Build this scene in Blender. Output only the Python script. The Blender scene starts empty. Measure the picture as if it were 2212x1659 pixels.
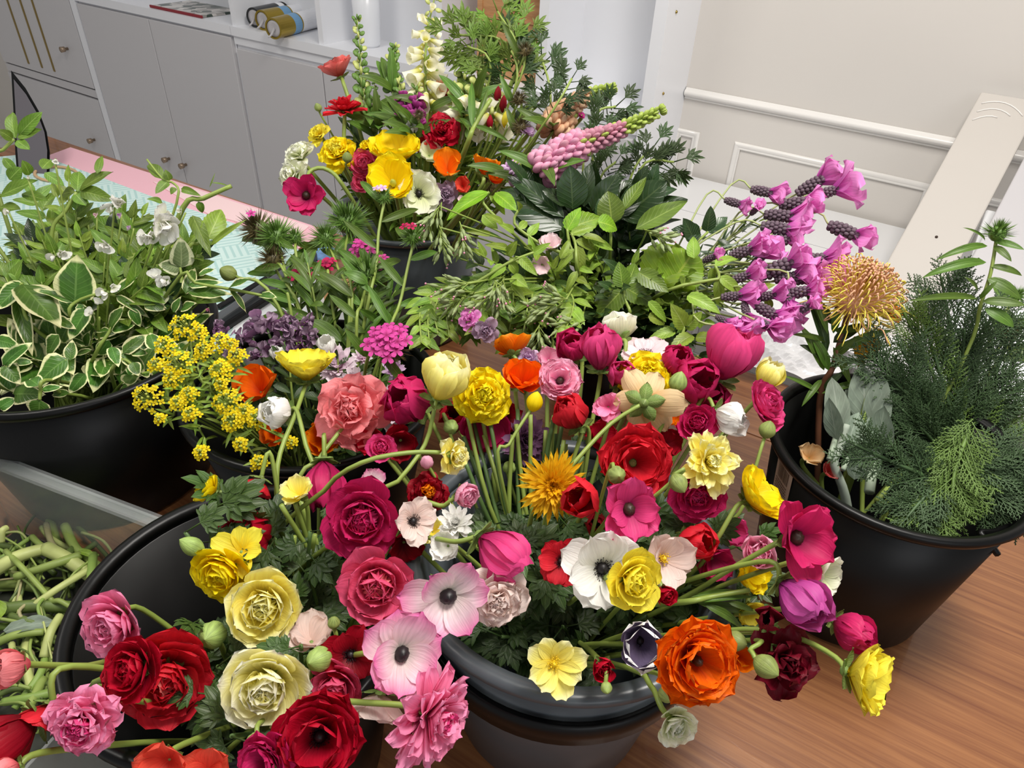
import bpy, math, random
from mathutils import Vector as V, Matrix as M
from math import pi, sin, cos, radians, sqrt
random.seed(7)
RND = random.random
def U(a, b): return a + (b - a) * random.random()
S = bpy.context.scene
COL = S.collection
# ------------------------------------------------------------------ camera (calibrated from the room's vanishing lines)
FOC, CX, CY = 1530.0, 1106.0, 829.5
RC = M(((0.83285401, -0.35588667, 0.42390904), (0.55196177, 0.47710556, -0.68389216), (0.04113875, 0.80356391, 0.59379512)))
CAM = V((0, 0, 1.5))
cd = bpy.data.cameras.new('camera'); cam = bpy.data.objects.new('camera', cd); COL.objects.link(cam)
cam.matrix_world = M.Translation(CAM) @ RC.to_4x4()
cd.sensor_width = 36; cd.sensor_fit = 'HORIZONTAL'; cd.lens = FOC / 2212 * 36; cd.clip_start = .02; cd.clip_end = 50
S.camera = cam
# ------------------------------------------------------------------ world, lamps, exposure
w = bpy.data.worlds.new('world'); S.world = w; w.use_nodes = True
w.node_tree.nodes['Background'].inputs[0].default_value = (.97, .98, 1, 1)
w.node_tree.nodes['Background'].inputs[1].default_value = .36
def area(name, loc, target, sx, sy, power, col):
    l = bpy.data.lights.new(name, 'AREA'); l.shape = 'RECTANGLE'; l.size = sx; l.size_y = sy; l.energy = power; l.color = col
    o = bpy.data.objects.new(name, l); COL.objects.link(o); o.location = loc
    o.rotation_euler = (V(target) - V(loc)).to_track_quat('-Z', 'Y').to_euler(); return o
area('ceiling_lamp', (.1, .75, 2.75), (-.1, .75, 0), .8, .5, 40, (1, .955, .89))
area('ceiling_lamp', (-1.6, .1, 2.75), (-1.5, .3, 0), .8, .5, 18, (1, .955, .89))
area('window_light', (1.9, -1.2, 2.1), (-.6, 1.0, .9), 1.4, 1.2, 9, (.93, .96, 1))
S.view_settings.view_transform = 'Standard'; S.view_settings.look = 'None'
S.view_settings.exposure = 0.0; S.view_settings.gamma = 1; S.view_settings.use_curve_mapping = False
# ------------------------------------------------------------------ helpers
def P(px, py, d): return CAM + RC @ V(((px - CX) / FOC * d, -(py - CY) / FOC * d, -d))
def RAY(px, py): return RC @ V(((px - CX) / FOC, -(py - CY) / FOC, -1))
def HZ(px, py, z):
    r = RAY(px, py); return CAM + r * ((z - 1.5) / r.z)
def HY(px, py, y):
    r = RAY(px, py); return CAM + r * (y / r.y)
def lin(h):
    h = h.lstrip('#'); return tuple(((c / 12.92) if c <= .04045 else ((c + .055) / 1.055) ** 2.4) for c in (int(h[i:i + 2], 16) / 255 for i in (0, 2, 4))) + (1,)
def tag(o, label=None, cat=None, group=None, kind=None):
    if label: o['label'] = label
    if cat: o['category'] = cat
    if group: o['group'] = group
    if kind: o['kind'] = kind
    return o
def empty(name, loc, label=None, cat=None, group=None):
    o = bpy.data.objects.new(name, None); COL.objects.link(o); o.location = loc; o.empty_display_size = .02
    return tag(o, label, cat, group)
def mesh(name, vs, fs, uvs=None, smooth=True):
    m = bpy.data.meshes.new(name); m.from_pydata([tuple(v) for v in vs], [], fs)
    if uvs:
        l = m.uv_layers.new(name='UVMap'); d = [0.0] * (2 * len(m.loops))
        for i, lp in enumerate(m.loops): d[2 * i], d[2 * i + 1] = uvs[lp.vertex_index]
        l.data.foreach_set('uv', d)
    if smooth: m.polygons.foreach_set('use_smooth', [True] * len(m.polygons))
    m.materials.append(None); m.update(); return m
def ob(name, me, mat, parent=None, mtx=None, kind=None):
    o = bpy.data.objects.new(name, me); COL.objects.link(o)
    if parent: o.parent = parent
    if mtx is not None: o.matrix_basis = mtx
    s = o.material_slots[0]; s.link = 'OBJECT'; s.material = mat
    if kind: o['kind'] = kind
    return o
class B:                                                    # mesh collector
    def __init__(s): s.v = []; s.f = []; s.u = []
    def add(s, vs, fs, us=None, mtx=None):
        n = len(s.v)
        for i, p in enumerate(vs):
            p = V(p); s.v.append(mtx @ p if mtx is not None else p); s.u.append(us[i] if us else (0.5, 0.5))
        s.f += [tuple(a + n for a in f) for f in fs]; return s
    def box(s, x0, y0, z0, x1, y1, z1, mtx=None):
        return s.add([(x, y, z) for x in (x0, x1) for y in (y0, y1) for z in (z0, z1)],
                     [(0, 1, 3, 2), (4, 6, 7, 5), (0, 4, 5, 1), (2, 3, 7, 6), (0, 2, 6, 4), (1, 5, 7, 3)], None, mtx)
    def tube(s, pts, r0, r1=None, k=7, cap=True):
        pts = [V(p) for p in pts]; n = len(pts); r1 = r0 if r1 is None else r1
        t = (pts[1] - pts[0]).normalized(); a = t.orthogonal().normalized(); vs = []; us = []
        for i, p in enumerate(pts):
            t = (pts[min(i + 1, n - 1)] - pts[max(i - 1, 0)]).normalized()
            a = (a - t * a.dot(t)).normalized(); b = t.cross(a); r = r0 + (r1 - r0) * i / (n - 1)
            for j in range(k):
                q = 2 * pi * j / k; vs.append(p + (a * cos(q) + b * sin(q)) * r); us.append((j / k, i / (n - 1)))
        fs = [(i * k + j, i * k + (j + 1) % k, (i + 1) * k + (j + 1) % k, (i + 1) * k + j) for i in range(n - 1) for j in range(k)]
        if cap: fs += [tuple(range(k))[::-1], tuple((n - 1) * k + j for j in range(k))]
        return s.add(vs, fs, us)
    def ball(s, c, rx, ry=None, rz=None, n=8, m=6, mtx=None, bump=0):
        ry = ry or rx; rz = rz or rx; c = V(c); vs = []; us = []
        for i in range(m + 1):
            t = pi * i / m
            for j in range(n):
                q = 2 * pi * j / n; k = 1 + (bump * (1 if (i + j) % 2 else -1) if 0 < i < m else 0)
                vs.append(c + V((rx * sin(t) * cos(q) * k, ry * sin(t) * sin(q) * k, -rz * cos(t) * k))); us.append((j / n, i / m))
        return s.add(vs, [(i * n + j, i * n + (j + 1) % n, (i + 1) * n + (j + 1) % n, (i + 1) * n + j) for i in range(m) for j in range(n)], us, mtx)
    def lathe(s, prof, n=48, mtx=None, close=False):
        vs = [(r * cos(2 * pi * j / n), r * sin(2 * pi * j / n), z) for r, z in prof for j in range(n)]
        us = [(j / n, i / len(prof)) for i in range(len(prof)) for j in range(n)]
        m = len(prof)
        return s.add(vs, [(i * n + j, i * n + (j + 1) % n, ((i + 1) % m) * n + (j + 1) % n, ((i + 1) % m) * n + j) for i in range(m if close else m - 1) for j in range(n)], us, mtx)
    def mesh(s, name='mesh', smooth=True): return mesh(name, s.v, s.f, s.u, smooth)
def part(name, b, mat, parent=None, mtx=None, smooth=True, kind=None): return ob(name, b.mesh(name, smooth), mat, parent, mtx, kind)
def crom(pts, n=12):
    p = [pts[0]] + list(pts) + [pts[-1]]; out = []; segs = len(pts) - 1; per = max(2, n // segs)
    for i in range(segs):
        a, b, c, d = (V(x) for x in p[i:i + 4])
        for k in range(per):
            t = k / per; out.append(.5 * ((2 * b) + (c - a) * t + (2 * a - 5 * b + 4 * c - d) * t * t + (3 * b - a - 3 * c + d) * t ** 3))
    out.append(V(pts[-1])); return out
def frame(x, z):                                            # matrix with X along x, Z close to z
    x = x.normalized(); y = z.cross(x)
    if y.length < 1e-5: y = x.orthogonal()
    y.normalize(); z = x.cross(y); return M((x, y, z)).transposed().to_4x4()
def facing(z, roll=0):
    z = z.normalized(); x = z.orthogonal().normalized(); y = z.cross(x)
    return M((x, y, z)).transposed().to_4x4() @ M.Rotation(roll, 4, 'Z')
# ------------------------------------------------------------------ materials
class NT:
    def __init__(s, name):
        s.m = bpy.data.materials.new(name); s.m.use_nodes = True; s.t = s.m.node_tree; s.t.nodes.clear(); s.out = s.n('ShaderNodeOutputMaterial')
    def n(s, typ, **k):
        x = s.t.nodes.new(typ)
        for a, b in k.items():
            if a.startswith('i_'): x.inputs[int(a[2:])].default_value = b
            else: setattr(x, a, b)
        return x
    def l(s, a, b): s.t.links.new(a, b)
    def math(s, op, a, b=None, clamp=False):
        x = s.n('ShaderNodeMath', operation=op, use_clamp=clamp)
        for i, v in enumerate((a, b)):
            if v is None: continue
            if isinstance(v, (int, float)): x.inputs[i].default_value = v
            else: s.l(v, x.inputs[i])
        return x.outputs[0]
    def mix(s, f, a, b, blend='MIX'):
        x = s.n('ShaderNodeMix', data_type='RGBA', blend_type=blend)
        for i, v in ((0, f), (6, a), (7, b)):
            if isinstance(v, (int, float, tuple)): x.inputs[i].default_value = v
            else: s.l(v, x.inputs[i])
        return x.outputs[2]
    def ramp(s, f, stops):
        x = s.n('ShaderNodeValToRGB'); e = x.color_ramp.elements
        while len(e) < len(stops): e.new(.5)
        for i, (p, c) in enumerate(stops): e[i].position = p; e[i].color = c
        s.l(f, x.inputs[0]); return x.outputs[0]
    def pbsdf(s, col, rough=.5, metal=0, bump=None, bs=.1, bd=.002, spec=.5, trans=0, coat=0, alpha=None):
        p = s.n('ShaderNodeBsdfPrincipled')
        if isinstance(col, tuple): p.inputs['Base Color'].default_value = col
        else: s.l(col, p.inputs['Base Color'])
        if isinstance(rough, (int, float)): p.inputs['Roughness'].default_value = rough
        else: s.l(rough, p.inputs['Roughness'])
        p.inputs['Metallic'].default_value = metal; p.inputs['Specular IOR Level'].default_value = spec
        p.inputs['Transmission Weight'].default_value = trans; p.inputs['Coat Weight'].default_value = coat
        if bump is not None:
            b = s.n('ShaderNodeBump'); b.inputs['Strength'].default_value = bs; b.inputs['Distance'].default_value = bd; s.l(bump, b.inputs['Height']); s.l(b.outputs[0], p.inputs['Normal'])
        return p
    def done(s, sh): s.l(sh, s.out.inputs[0]); return s.m
def simple(name, c, rough=.5, metal=0, spec=.5, noise=0, nscale=20, coat=0, bs=0, bscale=200):
    t = NT(name); col = lin(c); b = None
    tc = t.n('ShaderNodeTexCoord')
    if noise:
        nz = t.n('ShaderNodeTexNoise'); nz.inputs['Scale'].default_value = nscale; t.l(tc.outputs['Object'], nz.inputs[0])
        d = tuple(x * (1 - noise) for x in col[:3]) + (1,); e = tuple(min(1, x * (1 + noise)) for x in col[:3]) + (1,)
        col = t.ramp(nz.outputs[0], [(.3, d), (.7, e)])
    if bs:
        nb = t.n('ShaderNodeTexNoise'); nb.inputs['Scale'].default_value = bscale; t.l(tc.outputs['Object'], nb.inputs[0]); b = nb.outputs[0]
    return t.done(t.pbsdf(col, rough, metal, b, bs, spec=spec, coat=coat).outputs[0])
_pm = {}
def petal_mat(base, tip, transl=.3, mid=None, streak=.22, mp_=.75, back=None):
    k = (base, tip, transl, mid, streak, mp_, back)
    if k in _pm: return _pm[k]
    t = NT('petal_' + tip); uv = t.n('ShaderNodeUVMap'); sp = t.n('ShaderNodeSeparateXYZ'); t.l(uv.outputs[0], sp.inputs[0])
    st = [(0, lin(base)), (mp_, lin(mid or tip)), (1, lin(tip))] if mid else [(0.05, lin(base)), (.6, lin(tip))]
    c = t.ramp(sp.outputs[1], st)
    if back: c = t.mix(t.math('MULTIPLY', t.n('ShaderNodeNewGeometry').outputs['Backfacing'], t.math('LESS_THAN', sp.outputs[1], .86)), c, lin(back))
    mp = t.n('ShaderNodeMapping'); mp.inputs['Scale'].default_value = (17, 1.6, 1); t.l(uv.outputs[0], mp.inputs[0])
    oi = t.n('ShaderNodeObjectInfo')
    nz = t.n('ShaderNodeTexNoise'); nz.noise_dimensions = '4D'; nz.inputs['Scale'].default_value = 1; nz.inputs['Detail'].default_value = 2
    t.l(mp.outputs[0], nz.inputs['Vector']); t.l(t.math('MULTIPLY', oi.outputs['Random'], 40), nz.inputs['W'])
    s = t.math('ADD', t.math('MULTIPLY', t.math('SUBTRACT', nz.outputs[0], .5), streak * 2.4), 1)
    vv = t.math('MULTIPLY', s, t.math('ADD', t.math('MULTIPLY', oi.outputs['Random'], .2), .9))
    hs = t.n('ShaderNodeHueSaturation'); t.l(c, hs.inputs['Color']); t.l(vv, hs.inputs['Value'])
    p = t.pbsdf(hs.outputs[0], .5, bump=nz.outputs[0], bs=.35, bd=.0015, spec=.25)
    tr = t.n('ShaderNodeBsdfTranslucent'); t.l(hs.outputs[0], tr.inputs[0])
    mx = t.n('ShaderNodeMixShader'); mx.inputs[0].default_value = transl; t.l(p.outputs[0], mx.inputs[1]); t.l(tr.outputs[0], mx.inputs[2])
    _pm[k] = t.done(mx.outputs[0]); return _pm[k]
def leaf_mat(name, c, vein=None, edge=None, rough=.42, transl=.22, thr=.7, nv=9, spec=.45):
    t = NT(name); uv = t.n('ShaderNodeUVMap'); sp = t.n('ShaderNodeSeparateXYZ'); t.l(uv.outputs[0], sp.inputs[0])
    a = t.math('ABSOLUTE', t.math('SUBTRACT', sp.outputs[0], .5))          # 0 midrib .. .5 edge
    oi = t.n('ShaderNodeObjectInfo')
    nz = t.n('ShaderNodeTexNoise'); nz.noise_dimensions = '4D'; nz.inputs['Scale'].default_value = 3.2; nz.inputs['Detail'].default_value = 3
    t.l(uv.outputs[0], nz.inputs['Vector']); t.l(t.math('MULTIPLY', oi.outputs['Random'], 50), nz.inputs['W'])
    cc = lin(c); dk = tuple(x * .72 for x in cc[:3]) + (1,); lt = tuple(min(1, x * 1.3) for x in cc[:3]) + (1,)
    col = t.ramp(nz.outputs[0], [(.3, dk), (.7, lt)])
    ph = t.math('SUBTRACT', t.math('MULTIPLY', sp.outputs[1], nv * 2 * pi), t.math('MULTIPLY', a, 28))
    wv = t.math('POWER', t.math('MULTIPLY', t.math('ADD', t.math('SINE', ph), 1), .5), 10)
    rib = t.math('LESS_THAN', a, .025)
    vm = t.math('MAXIMUM', rib, t.math('MULTIPLY', wv, .35), True)
    col = t.mix(t.math('MULTIPLY', vm, .55), col, lin(vein or 'A9BF6A'))
    if edge:
        e = t.math('ADD', t.math('MULTIPLY', a, 2), t.math('MULTIPLY', t.math('SUBTRACT', nz.outputs[0], .5), .55))
        te = t.math('MULTIPLY', t.math('SUBTRACT', sp.outputs[1], .8), 1.3)
        e = t.math('MAXIMUM', e, t.math('ADD', te, thr - .02))
        m = t.math('MULTIPLY', t.math('SUBTRACT', e, thr), 12, True); col = t.mix(m, col, lin(edge))
    hs = t.n('ShaderNodeHueSaturation'); t.l(col, hs.inputs['Color']); t.l(t.math('ADD', t.math('MULTIPLY', oi.outputs['Random'], .5), .75), hs.inputs['Value'])
    t.l(t.math('ADD', t.math('MULTIPLY', oi.outputs['Random'], .03), .485), hs.inputs['Hue'])
    p = t.pbsdf(hs.outputs[0], rough, bump=vm, bs=.3, bd=-.002, spec=spec)
    tr = t.n('ShaderNodeBsdfTranslucent'); t.l(hs.outputs[0], tr.inputs[0])
    mx = t.n('ShaderNodeMixShader'); mx.inputs[0].default_value = transl; t.l(p.outputs[0], mx.inputs[1]); t.l(tr.outputs[0], mx.inputs[2])
    return t.done(mx.outputs[0])
def wood(name, c0, c1, rough=.3, sc=(3, 26, 26), coat=.3, rot=0):
    t = NT(name); tc = t.n('ShaderNodeTexCoord'); mp = t.n('ShaderNodeMapping'); mp.inputs['Scale'].default_value = sc; mp.inputs['Rotation'].default_value = (0, 0, rot)
    t.l(tc.outputs['Object'], mp.inputs[0])
    a = t.n('ShaderNodeTexNoise'); a.inputs['Scale'].default_value = 1; a.inputs['Detail'].default_value = 6; a.inputs['Distortion'].default_value = .8; t.l(mp.outputs[0], a.inputs[0])
    b = t.n('ShaderNodeTexNoise'); b.inputs['Scale'].default_value = 6; b.inputs['Detail'].default_value = 3; t.l(mp.outputs[0], b.inputs[0])
    c = t.n('ShaderNodeTexNoise'); c.inputs['Scale'].default_value = 1.6; t.l(tc.outputs['Object'], c.inputs[0])
    f = t.math('ADD', t.math('MULTIPLY', a.outputs[0], .7), t.math('MULTIPLY', b.outputs[0], .3))
    col = t.ramp(f, [(.32, lin(c0)), (.62, lin(c1))])
    hs = t.n('ShaderNodeHueSaturation'); t.l(col, hs.inputs['Color']); t.l(t.math('ADD', t.math('MULTIPLY', c.outputs[0], .5), .75), hs.inputs['Value'])
    return t.done(t.pbsdf(hs.outputs[0], rough, bump=f, bs=.15, bd=.001, coat=coat).outputs[0])
MW = simple('wall_paint', 'D6D1CB', .6, noise=.02, nscale=2)
MTR = simple('trim_gloss', 'E6E3DF', .25)
MCAB = simple('cabinet_grey', 'C8C6C8', .4)
MSH = simple('shelf_white', 'E9EAEE', .35)
MBR = simple('brass', 'A08A50', .3, 1)
MKN = simple('knob_bronze', 'A08C78', .35, .6)
MBLK = simple('black_plastic', '070707', .36, spec=.28)
MGRY = simple('grey_plastic', '4C5257', .3, noise=.05)
MWD = wood('table_wood', '75442A', 'A06B42', .34, (3.0, 95, 95))
MSTEM = simple('stem_green', '8CA04A', .45, noise=.15, nscale=30)
MSTD = simple('stem_dark_green', '54703A', .5, noise=.2, nscale=30)
MSEP = leaf_mat('sepal_green', '7F9A4E', 'B8C684', rough=.5)
MBUD = leaf_mat('bud_green', '9DB060', 'D6DC9A', rough=.5, nv=0)
ML = {
 'vari': leaf_mat('leaf_variegated', '4C7428', '84A858', 'F0EFB4', .35, thr=.74),
 'varid': leaf_mat('leaf_variegated_pale', '7C9060', 'B4C090', 'E2E6BC', .4, thr=.6),
 'mid': leaf_mat('leaf_mid_green', '66842A', 'ACC468', rough=.42),
 'light': leaf_mat('leaf_light_green', '86A236', 'C0D07C', rough=.42),
 'lime': leaf_mat('leaf_lime', '78A018', 'B9CC50', rough=.45),
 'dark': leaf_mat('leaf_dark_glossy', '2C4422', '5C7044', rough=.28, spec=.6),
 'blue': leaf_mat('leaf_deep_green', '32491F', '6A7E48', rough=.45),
 'cherry': leaf_mat('leaf_cherry_green', '5E7A22', 'A8BE5A', rough=.35, nv=10),
 'silver': leaf_mat('leaf_silver', '8A9A88', 'B6C2B2', rough=.7, nv=5),
 'lance': leaf_mat('leaf_lance', '547226', '849E4C', rough=.42, nv=0),
 'pars': leaf_mat('leaf_ranunculus', '3E5824', '7E9250', rough=.42, nv=0),
}
MCON = simple('conifer_green', '425A36', .5, noise=.3, nscale=60)
MCOL = simple('conifer_pale', '64803A', .5, noise=.25, nscale=60)
MDK = simple('anemone_centre', '1A1416', .45)
MDKB = simple('brown_centre', '3A2A1E', .5, noise=.3, nscale=300)
MYC = simple('yellow_centre', 'E6C21C', .5)
MGC = simple('green_centre', 'A8B04A', .5)
# ------------------------------------------------------------------ templates
_tm = {}
def pet(key, L, W, a0, a1, cup, ruf=.03, nu=5, nv=6, tip='round', base=.28, r0=0, z0=0, var=0, notch=0):
    k = (key, var)
    if k in _tm: return _tm[k]
    rg = random.Random(hash((str(key), var)) & 0xffff if False else sum(map(ord, str(key))) * 13 + var)
    a0, a1 = radians(a0), radians(a1); cx_, cz = r0, z0; vs = []; us = []; ph = [rg.uniform(0, 6.3) for _ in range(4)]
    for i in range(nv + 1):
        v = 1 - (1 - i / nv) ** 1.25; al = a0 + (a1 - a0) * v; dv = v - (1 - (1 - (i - 1) / nv) ** 1.25 if i else 0)
        if i: cx_ += cos(al) * L * dv; cz += sin(al) * L * dv
        pk = .62
        if v < pk: w_ = base + (1 - base) * sin(v / pk * pi / 2)
        else:
            q = (v - pk) / (1 - pk); w_ = sqrt(max(0, 1 - q * q * .97)) if tip == 'round' else (1 - q) ** .75 * .98 + .02
        w_ *= W
        for j in range(nu + 1):
            s = 2 * j / nu - 1; rf = ruf * L * v * v * (sin(3.2 * s + ph[0] + 3 * v) + .45 * sin(6 * s + ph[1])); o = cup * w_ * s * s + rf
            e = -L * .07 * s * s * (v > .9) + (notch * L * (abs(s) < .25) * (-1) if v > .95 else 0) + (rg.uniform(-.014, .014) * L if v > .9 else 0)
            vs.append((cx_ - sin(al) * o + cos(al) * e, s * w_, cz + cos(al) * o + sin(al) * e)); us.append((j / nu, v))
    n = nu + 1
    fs = [(i * n + j, i * n + j + 1, (i + 1) * n + j + 1, (i + 1) * n + j) for i in range(nv) for j in range(nu)]
    _tm[k] = mesh('petal', vs, fs, us); return _tm[k]
def leafgeo(b, L=1, W=.2, bend=-25, fold=.25, prof='ovate', serr=0, nv=8, mtx=None, up=12, wav=0, seed=0):
    a = radians(up); x = z = 0; vs = []; us = []; nv = nv * 2 if serr else nv; rg = random.Random(seed)
    for i in range(nv + 1):
        v = i / nv; al = a + radians(bend) * v
        if i: x += cos(al) / nv; z += sin(al) / nv
        if prof == 'ovate': w_ = sin(pi * min(1, v ** .62)) ** .8 if v < 1 else 0
        elif prof == 'lance': w_ = sin(pi * v ** .8) ** .75 if 0 < v < 1 else 0
        elif prof == 'obov': w_ = sin(pi * v ** 1.35) ** .7 if 0 < v < 1 else 0
        else: w_ = sqrt(max(0, 1 - (2 * v - 1) ** 2))
        w_ = max(w_, .03 if v < .99 else .008) * W
        if serr: w_ *= 1 + serr * (1 if i % 2 else -1)
        for j in range(5):
            s = j / 2 - 1; o = fold * w_ * abs(s) + wav * W * sin(9 * v + s * 2 + seed) * abs(s)
            vs.append((L * x - sin(al) * o, L * w_ * s, L * z + cos(al) * o * L)); us.append((j / 4, v))
    return b.add(vs, [(i * 5 + j, i * 5 + j + 1, (i + 1) * 5 + j + 1, (i + 1) * 5 + j) for i in range(nv) for j in range(4)], us, mtx)
def leaf(key, W=.2, bend=-25, fold=.25, prof='ovate', serr=0, up=12, var=0, wav=0):
    k = ('leaf', key, round(W, 2), var)
    if k not in _tm: _tm[k] = leafgeo(B(), 1, W, bend + var * 14 - 14, fold, prof, serr, up=up, wav=wav, seed=var).mesh('leaf')
    return _tm[k]
def lobed(key, n=5, sp=70, sub=1, W=.17):                    # divided leaf: a fan of toothed lobes joined into one blade
    k = ('lobed', key)
    if k in _tm: return _tm[k]
    b = B(); b.tube([(0, 0, 0), (.3, 0, .03), (.5, 0, .03)], .018, .012, 5)
    for i in range(n):
        a = radians(-sp + 2 * sp * i / (n - 1)); l = .62 - .22 * abs(i / (n - 1) - .5) * 2
        m = M.Translation((.33, 0, .03)) @ M.Rotation(a, 4, 'Z'); leafgeo(b, l, W, -30, .3, 'obov', nv=5, mtx=m)
        for q in range(sub):
            for sg in (-1, 1): leafgeo(b, l * .45, W * 1.1, -20, .3, 'lance', nv=4, mtx=m @ M.Translation((l * (.35 + .25 * q), 0, .02)) @ M.Rotation(sg * radians(38), 4, 'Z'))
    _tm[k] = b.mesh('leaf'); return _tm[k]
def spray_mesh(var=0):                                       # flat fan of scale-leaved conifer twigs
    k = ('spray', var)
    if k in _tm: return _tm[k]
    b = B(); rg = random.Random(var + 5)
    def twig(p, a, l, r, lev, dz):
        q = V((p[0] + cos(a) * l, p[1] + sin(a) * l, p[2] + dz * l)); mid = (V(p) + q) / 2 + V((0, 0, .01 * l))
        b.tube([p, mid, q], r * .8, r * .45, 4, False)
        if lev:
            n = 13 if lev == 2 else 6
            for i in range(n):
                t = .12 + .85 * i / n; s = 1 if i % 2 else -1; c = V(p).lerp(q, t)
                twig(c, a + s * radians(rg.uniform(32, 46)), l * (.42 if lev == 2 else .27) * (1.1 - t * .7), r * (.85 if lev == 2 else .95), lev - 1, rg.uniform(-.25, .15))
    twig((0, 0, 0), 0, 1, .021, 2, 0); _tm[k] = b.mesh('spray'); return _tm[k]
# ================================================================== THE ROOM
def struct(name, b, mat, smooth=False): return tag(part(name, b, mat, None, None, smooth), kind='structure')
def tiles():
    t = NT('floor_tiles'); tc = t.n('ShaderNodeTexCoord'); bk = t.n('ShaderNodeTexBrick'); bk.offset = 0
    bk.inputs['Scale'].default_value = 1.6; bk.inputs['Mortar Size'].default_value = .006; bk.inputs['Brick Width'].default_value = 1; bk.inputs['Row Height'].default_value = 1
    for i, c in ((1, 'E9E8E6'), (2, 'E4E3E1'), (3, 'BDBAB6')): bk.inputs[i].default_value = lin(c)
    t.l(tc.outputs['Object'], bk.inputs[0]); return t.done(t.pbsdf(bk.outputs[0], .12, spec=.6).outputs[0])
struct('floor', B().box(-5, -2.4, -.05, 2.8, 2.02, 0), tiles())
struct('wall_back', B().box(-5, 2.0, 0, 2.8, 2.1, 2.9), MW)
struct('wall_left', B().box(-5.1, -2.4, 0, -5.0, 2.1, 2.9), MW)
YF, YW = 1.8, 2.0
def rail(name, pts, prof, mat):                             # sweep a profile (out, up) along wall segments in the xz plane
    b = B(); n = len(prof); vs = []; 
    for i, (x, z, nx, nz) in enumerate(pts):
        for o, u in prof: vs.append((x + nx * u, YW - o, z + nz * u))
    m = len(pts); fs = [(i * n + j, i * n + (j + 1) % n, (i + 1) * n + (j + 1) % n, (i + 1) * n + j) for i in range(m - 1) for j in range(n)]
    b.add(vs, fs); return b
RP = [(x * .5, y * .42) for x, y in [(0, -.034), (.010, -.032), (.013, -.024), (.010, -.018), (.020, -.014), (.030, -.004), (.033, .010), (.026, .022), (.014, .028), (.010, .036), (0, .038)]]
zr = 1.5 - .4985
struct('trim_1', rail('rail', [(-.72, zr, 0, 1), (2.8, zr, 0, 1)], RP, MTR), MTR, True)
FP = [(x * .6, y * .6) for x, y in [(0, -.016), (.007, -.015), (.011, -.008), (.006, -.003), (.012, .006), (.011, .012), (.004, .016), (0, .017)]]
def moldframe(i, x0, x1, z0, z1):
    s = sqrt(2); pts = [(x0, z1, -1, 1), (x1, z1, 1, 1), (x1, z0, 1, -1), (x0, z0, -1, -1), (x0, z1, -1, 1)]
    struct('trim_%d' % i, rail('f', pts, FP, MTR), MTR, True)
moldframe(2, -.545, -.056, .2, .892); moldframe(3, -.72, -.668, .2, .895); moldframe(4, .07, .62, .2, .892)
struct('baseboard_back', B().box(-.72, 1.985, 0, 2.8, 2.0, .09), MTR)
# ------------------------------------------------------------------ cabinets
def knob(x, y, z, par):
    b = B(); mt = M.Translation((x, y, z)) @ M.Rotation(pi / 2, 4, 'X')
    b.lathe([(0.0001, 0), (.006, 0), (.006, .014), (.011, .016), (.012, .034), (.0001, .034)], 14, mt); return part('knob', b, MKN, par)
def door(par, x0, x1, z0, z1, y=YF, kn=None, inlay=None, name='door'):
    b = B(); g = .0025; b.box(x0 + g, y - .018, z0 + g, x1 - g, y, z1 - g); d = part(name, b, MCAB, par, None, False)
    m = d.modifiers.new('bevel', 'BEVEL'); m.width = .002; m.segments = 2
    if kn: knob(kn[0], y - .017, kn[1], d)
    if inlay:
        for x in inlay: part('inlay_strip', B().box(x - .006, y - .021, z0 + .03, x + .006, y - .0175, z1 - .02), MBR, d, None, False)
    return d
def cabinet(x0, x1, top, label, doors, y=YF, group='base cabinets along the back wall'):
    r = empty('base_cabinet', (x0, y, 0), label, 'cabinet', group); k = M.Translation((-x0, -y, 0))
    b = B().box(x0, y, .08, x0 + .018, YW, top, k).box(x1 - .018, y, .08, x1, YW, top, k).box(x0 + .018, y, .08, x1 - .018, YW, .1, k).box(x0 + .018, YW - .01, .1, x1 - .018, YW, top, k)
    part('carcass', b, MCAB, r, None, False)
    part('face_frame', B().box(x0, y - .002, .08, x1, y + .004, top, k), MSH, r, None, False)
    for d in doors: door(r, d[0] - x0, d[1] - x0, d[2], d[3], 0, (d[4][0] - x0, d[4][1]) if len(d) > 4 and d[4] else None)
    part('plinth', B().box(x0, y + .03, 0, x1, YW, .08, k), MCAB, r, None, False); return r
KZ = 1.5 - .623 * 1.8
cabinet(-3.352, -2.366, .955, 'grey base cabinet with two tall doors and a pair of small bronze knobs', [(-3.348, -2.857, .09, .948, (-2.945, KZ)), (-2.857, -2.372, .09, .948, (-2.828, KZ))])
cabinet(-2.362, -1.425, .925, 'grey base cabinet right of the double knobs, below the shelf with rolls', [(-2.352, -1.92, .09, .915), (-1.92, -1.43, .09, .915)])
cabinet(-1.421, -.757, .926, 'grey base cabinet beside the white end panel, behind the pink lupins', [(-1.40, -1.07, .09, .80), (-1.07, -.765, .09, .80), (-1.40, -.765, .81, .915)])
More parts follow.
